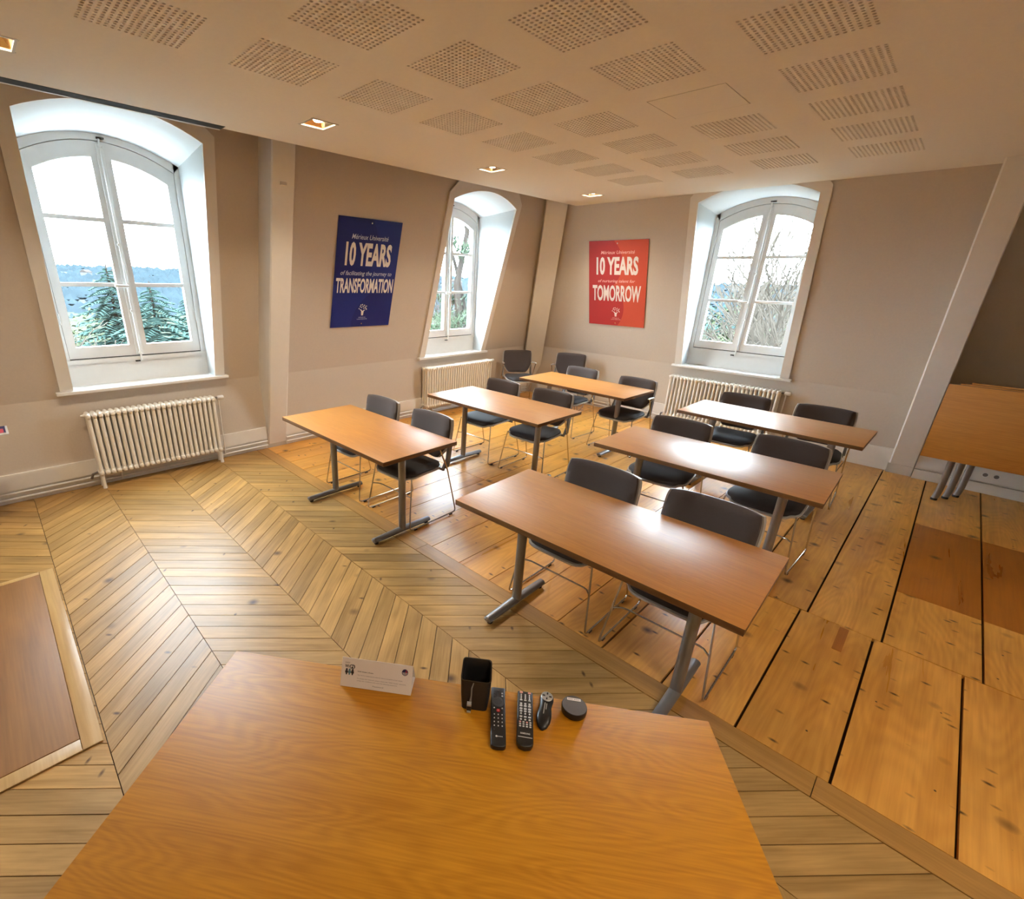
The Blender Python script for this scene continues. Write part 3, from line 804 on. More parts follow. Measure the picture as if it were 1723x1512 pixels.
poster('poster_panel', slope_mat('L', 3.334, 1.883), 0.833, 1.175, 'poster_blue', 'print_soft_blue', '', 'of facilitating the journey to', 'TRANSFORMATION',
       'dark blue poster reading 10 years of facilitating the journey to transformation',
       {'mer': (0.215, 0.797, 0.135, 0.178), 'ten': (0.14, 0.878, 0.203, 0.414), 'of': (0.09, 0.925, 0.458, 0.510), 'big': (0.032, 0.975, 0.525, 0.664)})
poster('poster_panel', slope_mat('B', -3.539, 1.858), 0.869, 1.169, 'poster_red', 'print_soft_red', '', 'of nurturing talent for', 'TOMORROW',
       'red poster reading 10 years of nurturing talent for tomorrow',
       {'mer': (0.215, 0.79, 0.112, 0.150), 'ten': (0.138, 0.857, 0.18, 0.388), 'of': (0.17, 0.815, 0.440, 0.485), 'big': (0.070, 0.918, 0.507, 0.700)})

# ------------------------------------------------------------------ tables
TW, TD, TH = 1.409, 0.686, 0.74
def table_parts(e, wid, dep, px, mat='top'):
    t = part(MB().box(-wid / 2, wid / 2, -dep / 2, dep / 2, TH - 0.026, TH), 'tabletop', [mat, 'edge'], e, bevel=0.002, sides='z')
    part(MB().box(-wid / 2 + 0.001, wid / 2 - 0.001, -dep / 2 + 0.001, dep / 2 - 0.001, TH - 0.030, TH - 0.026), 'underside', 'edge', t)
    for sd in (-1, 1):
        part(MB().cyl(sd * px, 0, 0.035, TH - 0.045, 0.028, 16), 'leg', 'pole', e, smooth=True)
        ft = part(MB().tube([(sd * px, -0.28, 0.030), (sd * px, -0.275, 0.031), (sd * px, 0, 0.036), (sd * px, 0.275, 0.031), (sd * px, 0.28, 0.030)], [0.018, 0.026, 0.029, 0.026, 0.018], 12, flat=0.72), 'foot', 'pole', e, smooth=True)
        for y in (-0.25, 0.25): part(MB().cyl(sd * px, y, 0.0, 0.02, 0.017, 10), 'glide', 'rubber', ft)
        part(MB().box(sd * px - 0.035, sd * px + 0.035, -dep * 0.38, dep * 0.38, TH - 0.048, TH - 0.030), 'bracket', 'pole', e)
    part(MB().box(-px, px, -0.02, 0.02, TH - 0.066, TH - 0.048), 'crossbar', 'pole', e)
tables = [(-3.0364, 2.038, 0.0118, 'orange wood training table of the front row, close to the white sloping post'),
          (-2.9279, 3.585, -0.0007, 'orange wood training table of the middle row, in front of the obliquely seen window'),
          (-2.9245, 5.119, -0.0159, 'orange wood training table of the last row, below the red poster'),
          (-0.9404, 2.0375, 0.0258, 'orange wood training table of the front row, directly beyond the desk'),
          (-0.9699, 3.5444, 0.0228, 'orange wood training table of the middle row with a broad window reflection'),
          (-0.9668, 5.0805, -0.0179, 'orange wood training table of the last row, in front of a radiator')]
proto = None
for x, y, a, lab in tables:
    if proto is None:
        proto = empty('training_table'); table_parts(proto, TW, TD, 0.4767); t = proto
    else: t = copy_tree(proto)
    t.location = (x, y, 0); t.rotation_euler = (0, 0, a)
    tag(t, lab, 'table', 'training tables in two columns')
# presenter's desk
dv = Vector((1.117, 0.861)).normalized(); dn = Vector((dv.y, -dv.x))
DD, DWID = 0.80, 1.411
dc = (Vector((-1.296, 0.358)) + Vector((-0.179, 1.219))) / 2 + dn * DD / 2
DANG = math.atan2(dv.y, dv.x)
desk = empty('presenter_desk', (dc.x, dc.y, 0), DANG, label='large orange wood desk in the foreground holding remotes and a card', cat='desk')
table_parts(desk, DWID, DD, 0.50, 'desk_top')

# stored tables: tops tipped upright and nested
st_labels = ['tipped-up wooden table stored by the post, its top facing the room', 'tipped-up stored wooden table nested behind the front one, middle leg showing', 'tipped-up stored wooden table nested deepest, nearest the skirting']
for i, (px, py) in enumerate(((0.272, 6.335), (0.344, 6.46), (0.414, 6.60))):
    e = empty('stored_table', (px + 0.425, py, 0), 0, label=st_labels[i], cat='table', group='tipped-up tables stored in the recess')
    yo = -0.065
    zc_ = 0.755 - i * 0.0
    t = part(MB().box(-0.645, 0.765, yo - 0.024, yo, zc_ - 0.343, zc_ + 0.343), 'tabletop', ['top', 'edge'], e, bevel=0.002, sides='y')
    for x in (-0.425, 0.528):
        part(MB().tube([(x - 0.012, -0.01, 0.012), (x - 0.004, 0, 0.06), (x, 0, 0.10), (x, 0, zc_ + 0.02)], [0.024, 0.026, 0.026, 0.026], 14), 'leg', 'pole', e, smooth=True)
        part(MB().cyl(x - 0.012, -0.01, 0.0, 0.02, 0.025, 12), 'glide', 'rubber', e)
        part(MB().box(x - 0.03, x + 0.03, yo, 0.0, zc_ - 0.12, zc_ + 0.12), 'bracket', 'pole', e)
    part(MB().box(-0.425, 0.528, -0.012, 0.012, zc_ - 0.03, zc_ + 0.03), 'crossbar', 'pole', e)

# ------------------------------------------------------------------ chairs (local: the sitter faces -Y)
def pillow(fn, nu, nv, thick, edge, border=1.0):
    """closed cushion around a surface fn(u,v)->(pos, normal), u,v in [-1,1]"""
    mb = MB(); F_, B_ = [], []
    for j in range(nv + 1):
        for i in range(nu + 1):
            u, v = -1 + 2 * i / nu, -1 + 2 * j / nv
            p, n = fn(u, v)
            k = (1 - abs(u) ** 6) * (1 - abs(v) ** 6)
            F_.append(p + n * (edge + thick * k ** 0.5)); B_.append(p - n * edge)
    N_ = len(F_); W_ = nu + 1
    fs = []
    for j in range(nv):
        for i in range(nu):
            a = j * W_ + i
            fs.append((a, a + 1, a + W_ + 1, a + W_)); fs.append((N_ + a, N_ + a + W_, N_ + a + W_ + 1, N_ + a + 1))
    bd = [i for i in range(W_)] + [j * W_ + nu for j in range(1, nv + 1)] + [nv * W_ + i for i in range(nu - 1, -1, -1)] + [j * W_ for j in range(nv - 1, 0, -1)]
    for a, b_ in zip(bd, bd[1:] + bd[:1]): fs.append((a, N_ + a, N_ + b_, b_))
    return mb.add(F_ + B_, fs)
def disc_uv(u, v, k=0.22):
    """pull the square's corners in so that outlines are rounded"""
    return u * (1 - k * abs(v) ** 5 * abs(u) ** 2), v * (1 - k * abs(u) ** 5 * abs(v) ** 2)
def back_fn(off, grow):
    def f(u, v):
        uu_, vv = disc_uv(u, v, 0.055)
        h = (vv + 1) / 2
        hw = 0.226 + grow
        if h < 0.42: hw = (0.226 + grow) - 0.085 * ((0.42 - h) / 0.42) ** 1.3
        z = 0.485 + (0.345 - (0.004 if grow else 0)) * h
        y = 0.175 + 0.075 * h + 0.012 * math.sin(PI * h) - 0.035 * (uu_ ** 2) + off
        n = Vector((-0.30 * uu_, -1, 0.2)).normalized()
        return Vector((uu_ * hw, y, z)), n
    return f
def seat_fn(off, grow):
    def f(u, v):
        uu_, vv = disc_uv(u, v, 0.2)
        y = -0.245 - grow + (0.43 + 2 * grow) * (vv + 1) / 2
        fr_ = max(0, -vv)
        z = 0.452 - 0.035 * fr_ ** 3 - 0.012 * math.cos(uu_ * PI / 2) * (0.5 + 0.5 * vv) + off
        return Vector((uu_ * (0.225 + grow - 0.012 * vv), y, z)), Vector((0, -0.25 * fr_ ** 2, 1)).normalized()
    return f
def make_chair(name='sled_chair'):
    e = empty(name)
    part(pillow(seat_fn(0, 0), 14, 14, 0.022, 0.006), 'seat', 'seat', e, smooth=True, angle=60)
    part(pillow(seat_fn(-0.018, 0.008), 12, 12, 0.0, 0.007), 'seat_shell', 'shell', e, smooth=True, angle=50)
    part(pillow(back_fn(0, 0), 16, 16, 0.022, 0.008), 'backrest', 'fabric', e, smooth=True, angle=60)
    part(pillow(back_fn(0.014, 0.014), 14, 14, 0.0, 0.011), 'back_shell', 'shell', e, smooth=True, angle=50)
    for s_ in (-1, 1):
        raw = [(0.262, 0.045, 0.645), (0.256, 0.155, 0.43), (0.270, 0.262, 0.013), (0.270, -0.262, 0.013), (0.222, -0.20, 0.425)]
        path = []
        for i, p in enumerate(raw):
            p = Vector(p)
            if i in (0, len(raw) - 1): path.append(p); continue
            a = (Vector(raw[i - 1]) - p).normalized(); b_ = (Vector(raw[i + 1]) - p).normalized(); r_ = 0.035 if i > 1 else 0.02
            for k in range(5):
                t = k / 4; p0 = p + a * r_; p1 = p + b_ * r_
                path.append((1 - t) ** 2 * p0 + 2 * t * (1 - t) * p + t * t * p1)
        fr_ = part(MB().tube([(s_ * p.x, p.y, p.z) for p in path], 0.0058, 8), 'sled_frame', 'chrome', e, smooth=True)
        for y in (-0.2, 0.2): part(MB().cbox(s_ * 0.270, y, 0.0, 0.012, 0.03, 0.009), 'glide', 'rubber', fr_)
        part(MB().tube([(s_ * 0.262, 0.01, 0.650), (s_ * 0.262, 0.05, 0.655), (s_ * 0.255, 0.13, 0.650), (s_ * 0.235, 0.205, 0.632)], [0.010, 0.016, 0.017, 0.015], 10, flat=0.55), 'armrest', 'shell', e, smooth=True)
        br = MB().loft([[(s_ * 0.222, 0.125, 0.425), (s_ * 0.245, 0.125, 0.425), (s_ * 0.245, 0.195, 0.43), (s_ * 0.222, 0.195, 0.43)],
                        [(s_ * 0.220, 0.172, 0.50), (s_ * 0.240, 0.172, 0.50), (s_ * 0.240, 0.212, 0.50), (s_ * 0.220, 0.212, 0.50)],
                        [(s_ * 0.215, 0.195, 0.64), (s_ * 0.235, 0.195, 0.64), (s_ * 0.235, 0.238, 0.64), (s_ * 0.215, 0.238, 0.64)]])
        part(br, 'back_bracket', 'bracket', e, smooth=True, angle=50)
    part(MB().tube([(-0.243, -0.228, 0.25), (-0.205, -0.185, 0.245), (-0.18, -0.175, 0.243), (0.18, -0.175, 0.243), (0.205, -0.185, 0.245), (0.243, -0.228, 0.25)], 0.0052, 8), 'stretcher', 'chrome', e, smooth=True)
    part(MB().box(-0.21, 0.21, -0.15, -0.13, 0.405, 0.425).box(-0.235, 0.235, 0.13, 0.15, 0.405, 0.425), 'seat_bearer', 'bracket', e)
    return e
chairs = [(-3.479, 2.335, 1, 'dark padded chair at the front table by the white post, farther from the aisle'),
          (-2.800, 2.340, 2, 'dark padded chair at the front table by the white post, aisle end'),
          (-3.350, 3.906, -1, 'dark padded chair at the middle table by the radiator, window end'),
          (-2.685, 3.912, 2, 'dark padded chair at the middle table by the radiator, aisle end'),
          (-3.275, 5.425, -3, 'dark padded chair at the last-row table below the red poster, corner end'),
          (-2.475, 5.330, -2, 'dark padded chair at the last-row table below the red poster, aisle end'),
          (-1.250, 2.340, 1, 'dark padded chair at the table beyond the desk, aisle end'),
          (-0.628, 2.350, 1, 'dark padded chair at the table beyond the desk, end toward the stored tables'),
          (-1.365, 3.850, 3, 'dark padded chair at the middle table with the broad reflection, aisle end'),
          (-0.628, 3.925, -2, 'dark padded chair at the middle table with the broad reflection, end toward the stored tables'),
          (-1.330, 5.390, 1, 'dark padded chair against the radiator at the last-row table'),
          (-0.660, 5.440, 3, 'dark padded chair at the last-row table, end toward the sloping post and stored tables'),
          (-4.63, 6.10, 53, 'dark padded chair in the far corner, angled beside the radiator end'),
          (-4.01, 6.48, 21, 'dark padded chair in the far corner, standing below the edge of the red poster wall')]
cproto = None
for x, y, a, lab in chairs:
    if cproto is None: cproto = make_chair(); c = cproto
    else: c = copy_tree(cproto)
    c.location = (x, y, 0); c.rotation_euler = (0, 0, R(a))
    tag(c, lab, 'chair', 'chairs pushed under the training tables' if len(lab) and 'corner,' not in lab else 'chairs standing in the far corner')

# ------------------------------------------------------------------ things on the desk
ZD = TH + 0.0005
def onp(a, b_): return math.atan2(b_[1] - a[1], b_[0] - a[0])
# folded paper card, a triangular prism open at its ends
ca, cb_ = Vector((-0.958, 0.529)), Vector((-0.792, 0.660))
cang = onp(ca, cb_); cw = (cb_ - ca).length; chh = 0.073; cdep = 0.068
ctop = 0.036
e = empty('tent_card', (ca.x, ca.y, ZD), cang, label='white folded guest wifi card standing at the desk edge', cat='card')
th = 0.0008
def sheet(p, q_, name):
    d = Vector((q_[0] - p[0], q_[1] - p[1])).normalized(); n = Vector((-d.y, d.x)) * th
    part(MB().loft([[(x, p[0], p[1]), (x, q_[0], q_[1]), (x, q_[0] + n.x, q_[1] + n.y), (x, p[0] + n.x, p[1] + n.y)] for x in (0, cw)]), name, 'paper', e)
sheet((0, 0), (ctop, chh), 'front_face'); sheet((ctop, chh), (cdep, 0), 'rear_face'); sheet((0, 0), (cdep, 0), 'base_flap')
sl = math.hypot(ctop, chh)
pe = link('front_print', MB().add([(0, 0, 0), (0.0001, 0, 0), (0, 0.0001, 0)], [(0, 1, 2)]).mesh('front_print', 'paper'), e)
pe.matrix_local = Matrix(((1, 0, 0, 0), (0, ctop / sl, -chh / sl, -0.0010 * chh / sl), (0, chh / sl, ctop / sl, 0.0010 * ctop / sl), (0, 0, 0, 1)))
CU = lambda u: u * cw
CV = lambda v: (1 - v) * sl
def ct(s_, u0_, u1_, v0_, v1_, m_='ink', **k): text_obj(s_, (CU(u0_), CU(u1_), CV(v1_), CV(v0_)), m_, pe, **k)
ct('GUEST', 0.045, 0.115, 0.14, 0.19, 'grey_ink', bold=0.01)
ct('Wi', 0.045, 0.105, 0.23, 0.34, bold=0.03)
fr = rounded([(CU(0.112), CV(0.36)), (CU(0.19), CV(0.36)), (CU(0.19), CV(0.22)), (CU(0.112), CV(0.22))], 0.006)
part(MB().prism(fr, 0.0003, 0.0006), 'wifi_badge', 'ink', pe)
ct('Fi', 0.125, 0.178, 0.245, 0.335, 'paper', z=0.0009, bold=0.03)
for cx_, m_ in ((0.075, 'ink'), (0.117, 'blue_ink'), (0.160, 'ink')):
    fig = MB().prism([(CU(cx_) + 0.0032 * math.cos(k * PI / 5), CV(0.405) + 0.0032 * math.sin(k * PI / 5)) for k in range(10)], 0.0003, 0.0006)
    fig.prism([(CU(cx_) - 0.0042, CV(0.44)), (CU(cx_) - 0.0042, CV(0.52)), (CU(cx_) - 0.0022, CV(0.53)), (CU(cx_) - 0.0018, CV(0.585)), (CU(cx_) + 0.0018, CV(0.585)), (CU(cx_) + 0.0022, CV(0.53)), (CU(cx_) + 0.0042, CV(0.52)), (CU(cx_) + 0.0042, CV(0.44))][::-1], 0.0003, 0.0006)
    part(fig, 'pictogram', m_, pe)
ct('WiFi Guest | Event', 0.228, 0.457, 0.405, 0.452, bold=0.02)
ct('The Wi-Fi is dedicated to external visitors and guests at our events.', 0.234, 0.875, 0.535, 0.575, 'grey_ink', bold=0.01)
ct('To access the network, please select the "WiFi Guest" network,', 0.230, 0.924, 0.648, 0.690, 'grey_ink', bold=0.01)
ct('accept the conditions and enter the following password:', 0.233, 0.804, 0.725, 0.765, 'grey_ink', bold=0.01)
ct('Password', 0.461, 0.611, 0.850, 0.893, 'grey_ink', bold=0.01)
fc = (CU(0.896), CV(0.245)); fr_ = 0.0092
part(MB().prism([(fc[0] + fr_ * math.cos(2 * PI * k / 20), fc[1] + fr_ * math.sin(2 * PI * k / 20)) for k in range(20)], 0.0003, 0.0005), 'flag_disc', 'navy_ink', pe)
fm = MB()
for k in range(4): fm.box(fc[0] - fr_ * 0.85 * (1 - 0.12 * k), fc[0] + fr_ * 0.85 * (1 - 0.12 * k), fc[1] - 0.0012 - k * 0.0019, fc[1] - 0.0004 - k * 0.0019, 0.0005, 0.0007)
part(fm, 'flag_stripe', 'paper', pe)
part(MB().box(fc[0] + 0.001, fc[0] + fr_ * 0.9, fc[1] + 0.0010, fc[1] + 0.0026, 0.0005, 0.0007).box(fc[0] + 0.0025, fc[0] + 0.0042, fc[1] - 0.0075, fc[1] + 0.0075, 0.0005, 0.0007), 'flag_cross', 'red_ink', pe)

# black holder: an open tray cup leaning back, clip hanging on its front
e = empty('remote_holder', (-0.648, 0.775, ZD), R(39), label='black plastic cup holder with a small clip hanging in front', cat='holder')
hb = MB()
bot = rounded([(-0.036, -0.018), (0.036, -0.018), (0.036, 0.040), (-0.036, 0.040)], 0.012)
top_ = rounded([(-0.043, 0.000), (0.043, 0.000), (0.041, 0.058), (-0.041, 0.058)], 0.010)
def ring(poly, z, k=1.0, slope=0.0): 
    my = sum(p[1] for p in poly) / len(poly)
    return [(p[0] * k, my + (p[1] - my) * k, z + slope * (p[1] - my)) for p in poly]
H0 = 0.098
midp = [((a[0] * 0.5 + b_[0] * 0.5) * 1.03, a[1] * 0.5 + b_[1] * 0.5) for a, b_ in zip(bot, top_)]
hb.loft([ring(bot, 0), ring(midp, H0 * 0.5, 1, 0.15), ring(top_, H0, 1, 0.5), ring(top_, H0, 0.91, 0.5), ring(midp, H0 * 0.5, 0.88, 0.15), ring(bot, 0.006, 0.8)])
part(hb, 'cup', 'black', e, smooth=True, angle=35)
part(MB().tube([(-0.006, -0.004, 0.082), (-0.010, -0.012, 0.072), (-0.010, -0.019, 0.05), (-0.012, -0.024, 0.03)], [0.0015, 0.0022, 0.0022, 0.004], 8), 'strap', 'bracket', e, smooth=True)
cl = part(MB().cbox(-0.014, -0.030, 0.012, 0.013, 0.010, 0.020), 'clip', 'black', e, bevel=0.002)
part(MB().cbox(-0.014, -0.031, 0.031, 0.012, 0.011, 0.006).cbox(-0.014, -0.032, 0.008, 0.011, 0.010, 0.005), 'clip_band', 'silver', cl)

def remote(name, c0, c1, wid, thick, label, keys, bot_r, mat='black'):
    """c0 far end, c1 near end on the desk; keys(e, L): local X across, Y toward the far end, top at thick"""
    a, b_ = Vector(c0), Vector(c1); L = (a - b_).length; mid = (a + b_) / 2
    e = empty(name, (mid.x, mid.y, ZD), math.atan2((a - b_).y, (a - b_).x) - PI / 2, label=label, cat='remote control')
    hw = wid / 2; hl = L / 2
    pr = [(-hw, hl), (-hw, -hl + bot_r), (-hw * 0.72, -hl + bot_r * 0.25), (0, -hl), (hw * 0.72, -hl + bot_r * 0.25), (hw, -hl + bot_r), (hw, hl)]
    part(MB().prism(pr, 0, thick), 'body', mat, e, bevel=0.003, angle=50)
    keys(e, L, thick)
    return e
def key(e, x, y, sx, sy, z, mat, name='button', h=0.0012, rnd_=True):
    po = rounded([(x - sx / 2, y - sy / 2), (x + sx / 2, y - sy / 2), (x + sx / 2, y + sy / 2), (x - sx / 2, y + sy / 2)], min(sx, sy) * 0.4, 2)
    return part(MB().prism(po, z - 0.0005, z + h), name, mat, e)
def keys1(e, L, z):
    key(e, 0, L * 0.44, 0.008, 0.007, z, 'dark_key')
    for y in (0.385, 0.335): key(e, -0.0105, L * y, 0.005, 0.006, z, 'dark_key'); key(e, 0.0115, L * y, 0.0045, 0.004, z, 'grey_key')
    part(MB().loft([[(r_ * math.cos(2 * PI * k / 24), L * 0.225 + r_ * math.sin(2 * PI * k / 24), zz) for k in range(24)] for r_, zz in ((0.0165, z), (0.0165, z + 0.0012), (0.0125, z + 0.0012), (0.0115, z + 0.0004))]), 'ring_pad', 'dark_key', e)
    key(e, -0.011, L * 0.115, 0.004, 0.0035, z, 'grey_key'); key(e, 0.011, L * 0.115, 0.004, 0.0035, z, 'grey_key')
    rk = key(e, 0, L * 0.075, 0.0095, 0.009, z, 'red_key')
    part(MB().prism([(-0.002, L * 0.068), (0.002, L * 0.068), (0, L * 0.083)], z + 0.0012, z + 0.0015), 'triangle_mark', 'grey_key', rk)
    for r_ in range(5):
        for c in (-1, 0, 1):
            if r_ == 4 and c != -1: continue
            key(e, c * 0.0105, L * (0.005 - 0.062 * r_), 0.0032, 0.0032, z, 'grey_key' if r_ < 4 else 'dark_key')
    for k in range(7): key(e, -0.0002 + k * 0.0018, -L * 0.345, 0.0012, 0.0022 if k % 3 else 0.003, z, 'grey_key', 'brand_print', 0.0003)
    part(MB().loft([[(-0.0045 + 0.0028 * math.cos(2 * PI * k / 12), -L * 0.345 + 0.0028 * math.sin(2 * PI * k / 12), zz) for k in range(12)] for zz in (z, z + 0.0004)]), 'brand_mark', 'grey_key', e)
def keys2(e, L, z):
    key(e, -0.0115, L * 0.465, 0.009, 0.006, z, 'pink_key'); key(e, 0.0115, L * 0.465, 0.009, 0.006, z, 'pink_key')
    rows = [0.42, 0.385, 0.35, 0.315, 0.245, 0.205, 0.15, 0.105, 0.06, 0.005, -0.045]
    sizes = [(0.004, 0.0045)] * 3 + [(0.007, 0.0035), (0.006, 0.006), (0.008, 0.0055), (0.008, 0.006), (0.0075, 0.004), (0.0045, 0.005), (0.0075, 0.004), (0.0055, 0.0045)]
    for y, (sx, sy) in zip(rows, sizes):
        for c in (-1, 0, 1): key(e, c * 0.0115, L * y, sx, sy, z, 'grey_key')
    for j, y in enumerate((-0.09, -0.128, -0.166)):
        for c in range(4):
            key(e, -0.0135 + c * 0.009, L * y, 0.0055, 0.0038, z, 'pink_key' if (j, c) in ((0, 0), (0, 2)) else 'grey_key')
    text_obj('SAMSUNG', (-0.0125, 0.0125, -L * 0.285 - 0.0022, -L * 0.285 + 0.0026), 'grey_key', e, z=z + 0.0004, bold=0.03)
    part(MB().box(-0.0185, 0.0185, -L * 0.345 - 0.0009, -L * 0.345 + 0.0009, z, z + 0.0004), 'stripe', 'grey_key', e)
remote('remote_control', (-0.634, 0.860), (-0.511, 0.716), 0.040, 0.016, 'slim black remote with a red button and round pad', keys1, 0.006)
remote('remote_control', (-0.571, 0.906), (-0.464, 0.765), 0.043, 0.018, 'black television remote crowded with pale keys', keys2, 0.016)

# presentation pointer: waisted body with a round four-way pad
e = empty('presentation_pointer', (-0.497, 0.898, ZD), math.atan2(0.085, -0.045) - PI / 2, label='small black waisted presentation clicker with grey round pad', cat='pointer')
prof = [(-0.056, 0.004, 0.004), (-0.050, 0.012, 0.010), (-0.036, 0.0185, 0.016), (-0.018, 0.0205, 0.020), (0.0, 0.0185, 0.021), (0.014, 0.0165, 0.021), (0.024, 0.0175, 0.022), (0.036, 0.0195, 0.024), (0.048, 0.0185, 0.024), (0.055, 0.013, 0.021), (0.057, 0.004, 0.012)]
mb = MB().loft([[(hw * math.cos(2 * PI * k / 18), y, max(0, h * 0.5 + h * 0.55 * math.sin(2 * PI * k / 18))) for k in range(18)] for y, hw, h in prof])
part(mb, 'body', 'black', e, smooth=True, angle=60)
pad = part(MB().lathe([(0.0, 0.0235), (0.0155, 0.0235), (0.0165, 0.0255), (0.0150, 0.0268), (0.0, 0.0268)], 24, 0, 0.038), 'round_pad', 'silver', e, smooth=True)
for dx_, dy_, sx, sy in ((0, 0.009, 0.004, 0.007), (0, -0.009, 0.004, 0.006), (-0.009, 0, 0.007, 0.004), (0.009, 0, 0.007, 0.004)):
    part(MB().cbox(dx_, 0.038 + dy_, 0.0266, sx, sy, 0.0010), 'pad_key', 'black', pad)
for x, y0_, y1_ in ((-0.0025, -0.020, 0.018), (0.0025, -0.004, 0.016)): part(MB().box(x - 0.0012, x + 0.0012, y0_, y1_, 0.0222, 0.0229), 'stripe', 'silver', e)

# round speakerphone puck with a label
e = empty('speaker_puck', (-0.4470, 0.9655, ZD), R(37), label='round grey puck with a white label strip on top', cat='speaker')
RP = 0.0345
part(MB().lathe([(0.0, 0.0), (RP - 0.004, 0.0), (RP - 0.001, 0.003), (RP, 0.012), (RP, 0.020), (RP - 0.001, 0.0225), (0.0, 0.0225)], 36), 'body', 'black', e, smooth=True, angle=40)
part(MB().lathe([(0.0, 0.022), (RP - 0.0015, 0.022), (RP - 0.0018, 0.0236), (0.0, 0.0236)], 36), 'grille', 'puck', e)
ls = part(MB().box(-0.0185, 0.0185, 0.0150, 0.0235, 0.0236, 0.0241), 'label_strip', 'paper', e)
part(MB().box(-0.0245, 0.0245, 0.0142, 0.0215, 0.0235, 0.0238), 'label_band', 'bracket', e)
for k in range(12):
    if k != 5: part(MB().cbox(-0.0145 + k * 0.0026, 0.0192, 0.0240, 0.0019, 0.0030 if k in (0, 6) else 0.0022, 0.0003), 'label_print', 'grey_ink', ls)

# ------------------------------------------------------------------ thin red-brown panel laid in for a dark patch of parquet at the picture's edge, brochure tray beside it
e = empty('floor_patch_panel', (-2.86, -0.34, 0.001), 0, label='red-brown wooden board with pale rim lying on the parquet', cat='board')
part(MB().box(-0.79, 0.79, -0.33, 0.245, 0.0, 0.008), 'panel_face', 'floor_patch', e, bevel=0.002)
part(MB().box(-0.83, 0.86, 0.247, 0.318, 0.0, 0.007), 'rim', 'floor_patch_rim', e, bevel=0.002)
part(MB().box(-0.83, -0.792, -0.33, 0.245, 0.0, 0.007), 'rim', 'floor_patch_rim', e, bevel=0.002)
part(MB().box(0.792, 0.86, -0.33, 0.245, 0.0, 0.007), 'rim', 'floor_patch_rim', e, bevel=0.002)
e = empty('brochure_stand', (-4.62, -0.62, 0), R(0), label='brochure stand beside the radiator wall, only its tray corner in view', cat='stand')
part(MB().lathe([(0.0, 0.0), (0.16, 0.0), (0.16, 0.012), (0.03, 0.02), (0.0, 0.02)], 24), 'base', 'pole', e, smooth=True, angle=40)
part(MB().cyl(0, 0, 0.015, 0.736, 0.016, 12), 'post', 'pole', e, smooth=True)
part(MB().box(-0.14, 0.12, -0.10, 0.585, 0.735, 0.742), 'tray', 'shell', e)
mg = empty('magazine', (-4.62, -0.31, 0.7425), R(0), label='magazine with dark and red cover on the brochure tray', cat='magazine')
part(MB().box(-0.10, 0.105, -0.05, 0.262, 0.0, 0.008), 'pages', 'paper', mg)
part(MB().box(-0.10, 0.105, -0.05, 0.262, 0.008, 0.0088), 'cover', 'navy_ink', mg)
part(MB().box(-0.02, 0.10, 0.12, 0.25, 0.0088, 0.0092), 'cover_band', 'red_ink', mg)

# ------------------------------------------------------------------ outside: park, trees and hazy hills
GZ = -9.5
mb = MB(); NR, NA = 14, 48
rs = [12, 20, 32, 50, 80, 120, 180, 260, 360, 480, 600, 750, 950, 1200]
rings = []
for i, r_ in enumerate(rs):
    rings.append([(r_ * math.cos(2 * PI * k / NA), r_ * math.sin(2 * PI * k / NA), GZ - 0.04 * min(r_, 300)) for k in range(NA)])
mb.loft(rings, cap=False)
tag(part(mb, 'ground', 'grass'), kind='structure', label='park ground below the windows')
mb = MB(); rings = []
for i, (r_, hgt) in enumerate(((300, -26), (480, -19), (700, -12), (950, -4), (1300, 7), (1500, 5))):
    rg = []
    for k in range(96):
        a = 2 * PI * k / 96
        nz = noise.noise(Vector((math.cos(a) * 4, math.sin(a) * 4, i * 0.7)))
        rg.append((r_ * math.cos(a), r_ * math.sin(a), hgt + nz * (1.5 + i * 1.0)))
    rings.append(rg)
mb.loft(rings, cap=False)
hills = tag(part(mb, 'hills', 'hill', smooth=True), kind='structure', label='hazy blue wooded hills on the horizon')
hm = MB().box(-6, 6, -4, 4, 0, 7).mesh('wall', 'house'); hrm = MB().prism([(-4.6, 0), (4.6, 0), (0, 3.2)], -6.5, 6.5, lambda x, y, z: (z, x, y + 7)).mesh('roof', 'house_roof')
rnd_h = random.Random(11)
HP = ((300, -26), (480, -19), (700, -12), (950, -4), (1300, 7))
def hill_z(r_):
    for (r1, z1), (r2, z2) in zip(HP, HP[1:]):
        if r_ <= r2: return z1 + (z2 - z1) * (r_ - r1) / (r2 - r1)
    return HP[-1][1]
wd = MB()
for i in range(2600):
    a = R(rnd_h.choice(((161, 176), (161, 176), (128, 141), (99, 112)))[0] + rnd_h.random() * 15); r_ = 300 + 980 * rnd_h.random() ** 0.8
    k_ = rnd_h.uniform(2.5, 6.5); c_ = Vector((r_ * math.cos(a), r_ * math.sin(a), hill_z(r_) + k_ * 0.2))
    wd.add([c_ + Vector((k_ * x_, k_ * y_, k_ * z_)) for x_, y_, z_ in ((1.3, 0, 0), (0, 1.3, 0), (-1.3, 0, 0), (0, -1.3, 0), (0, 0, 1), (0, 0, -1))], [(0, 1, 4), (1, 2, 4), (2, 3, 4), (3, 0, 4), (1, 0, 5), (2, 1, 5), (3, 2, 5), (0, 3, 5)])
tag(part(wd, 'woodland', 'wood_far', hills), kind='stuff', label='distant blue-grey woods dotted over the hillside')
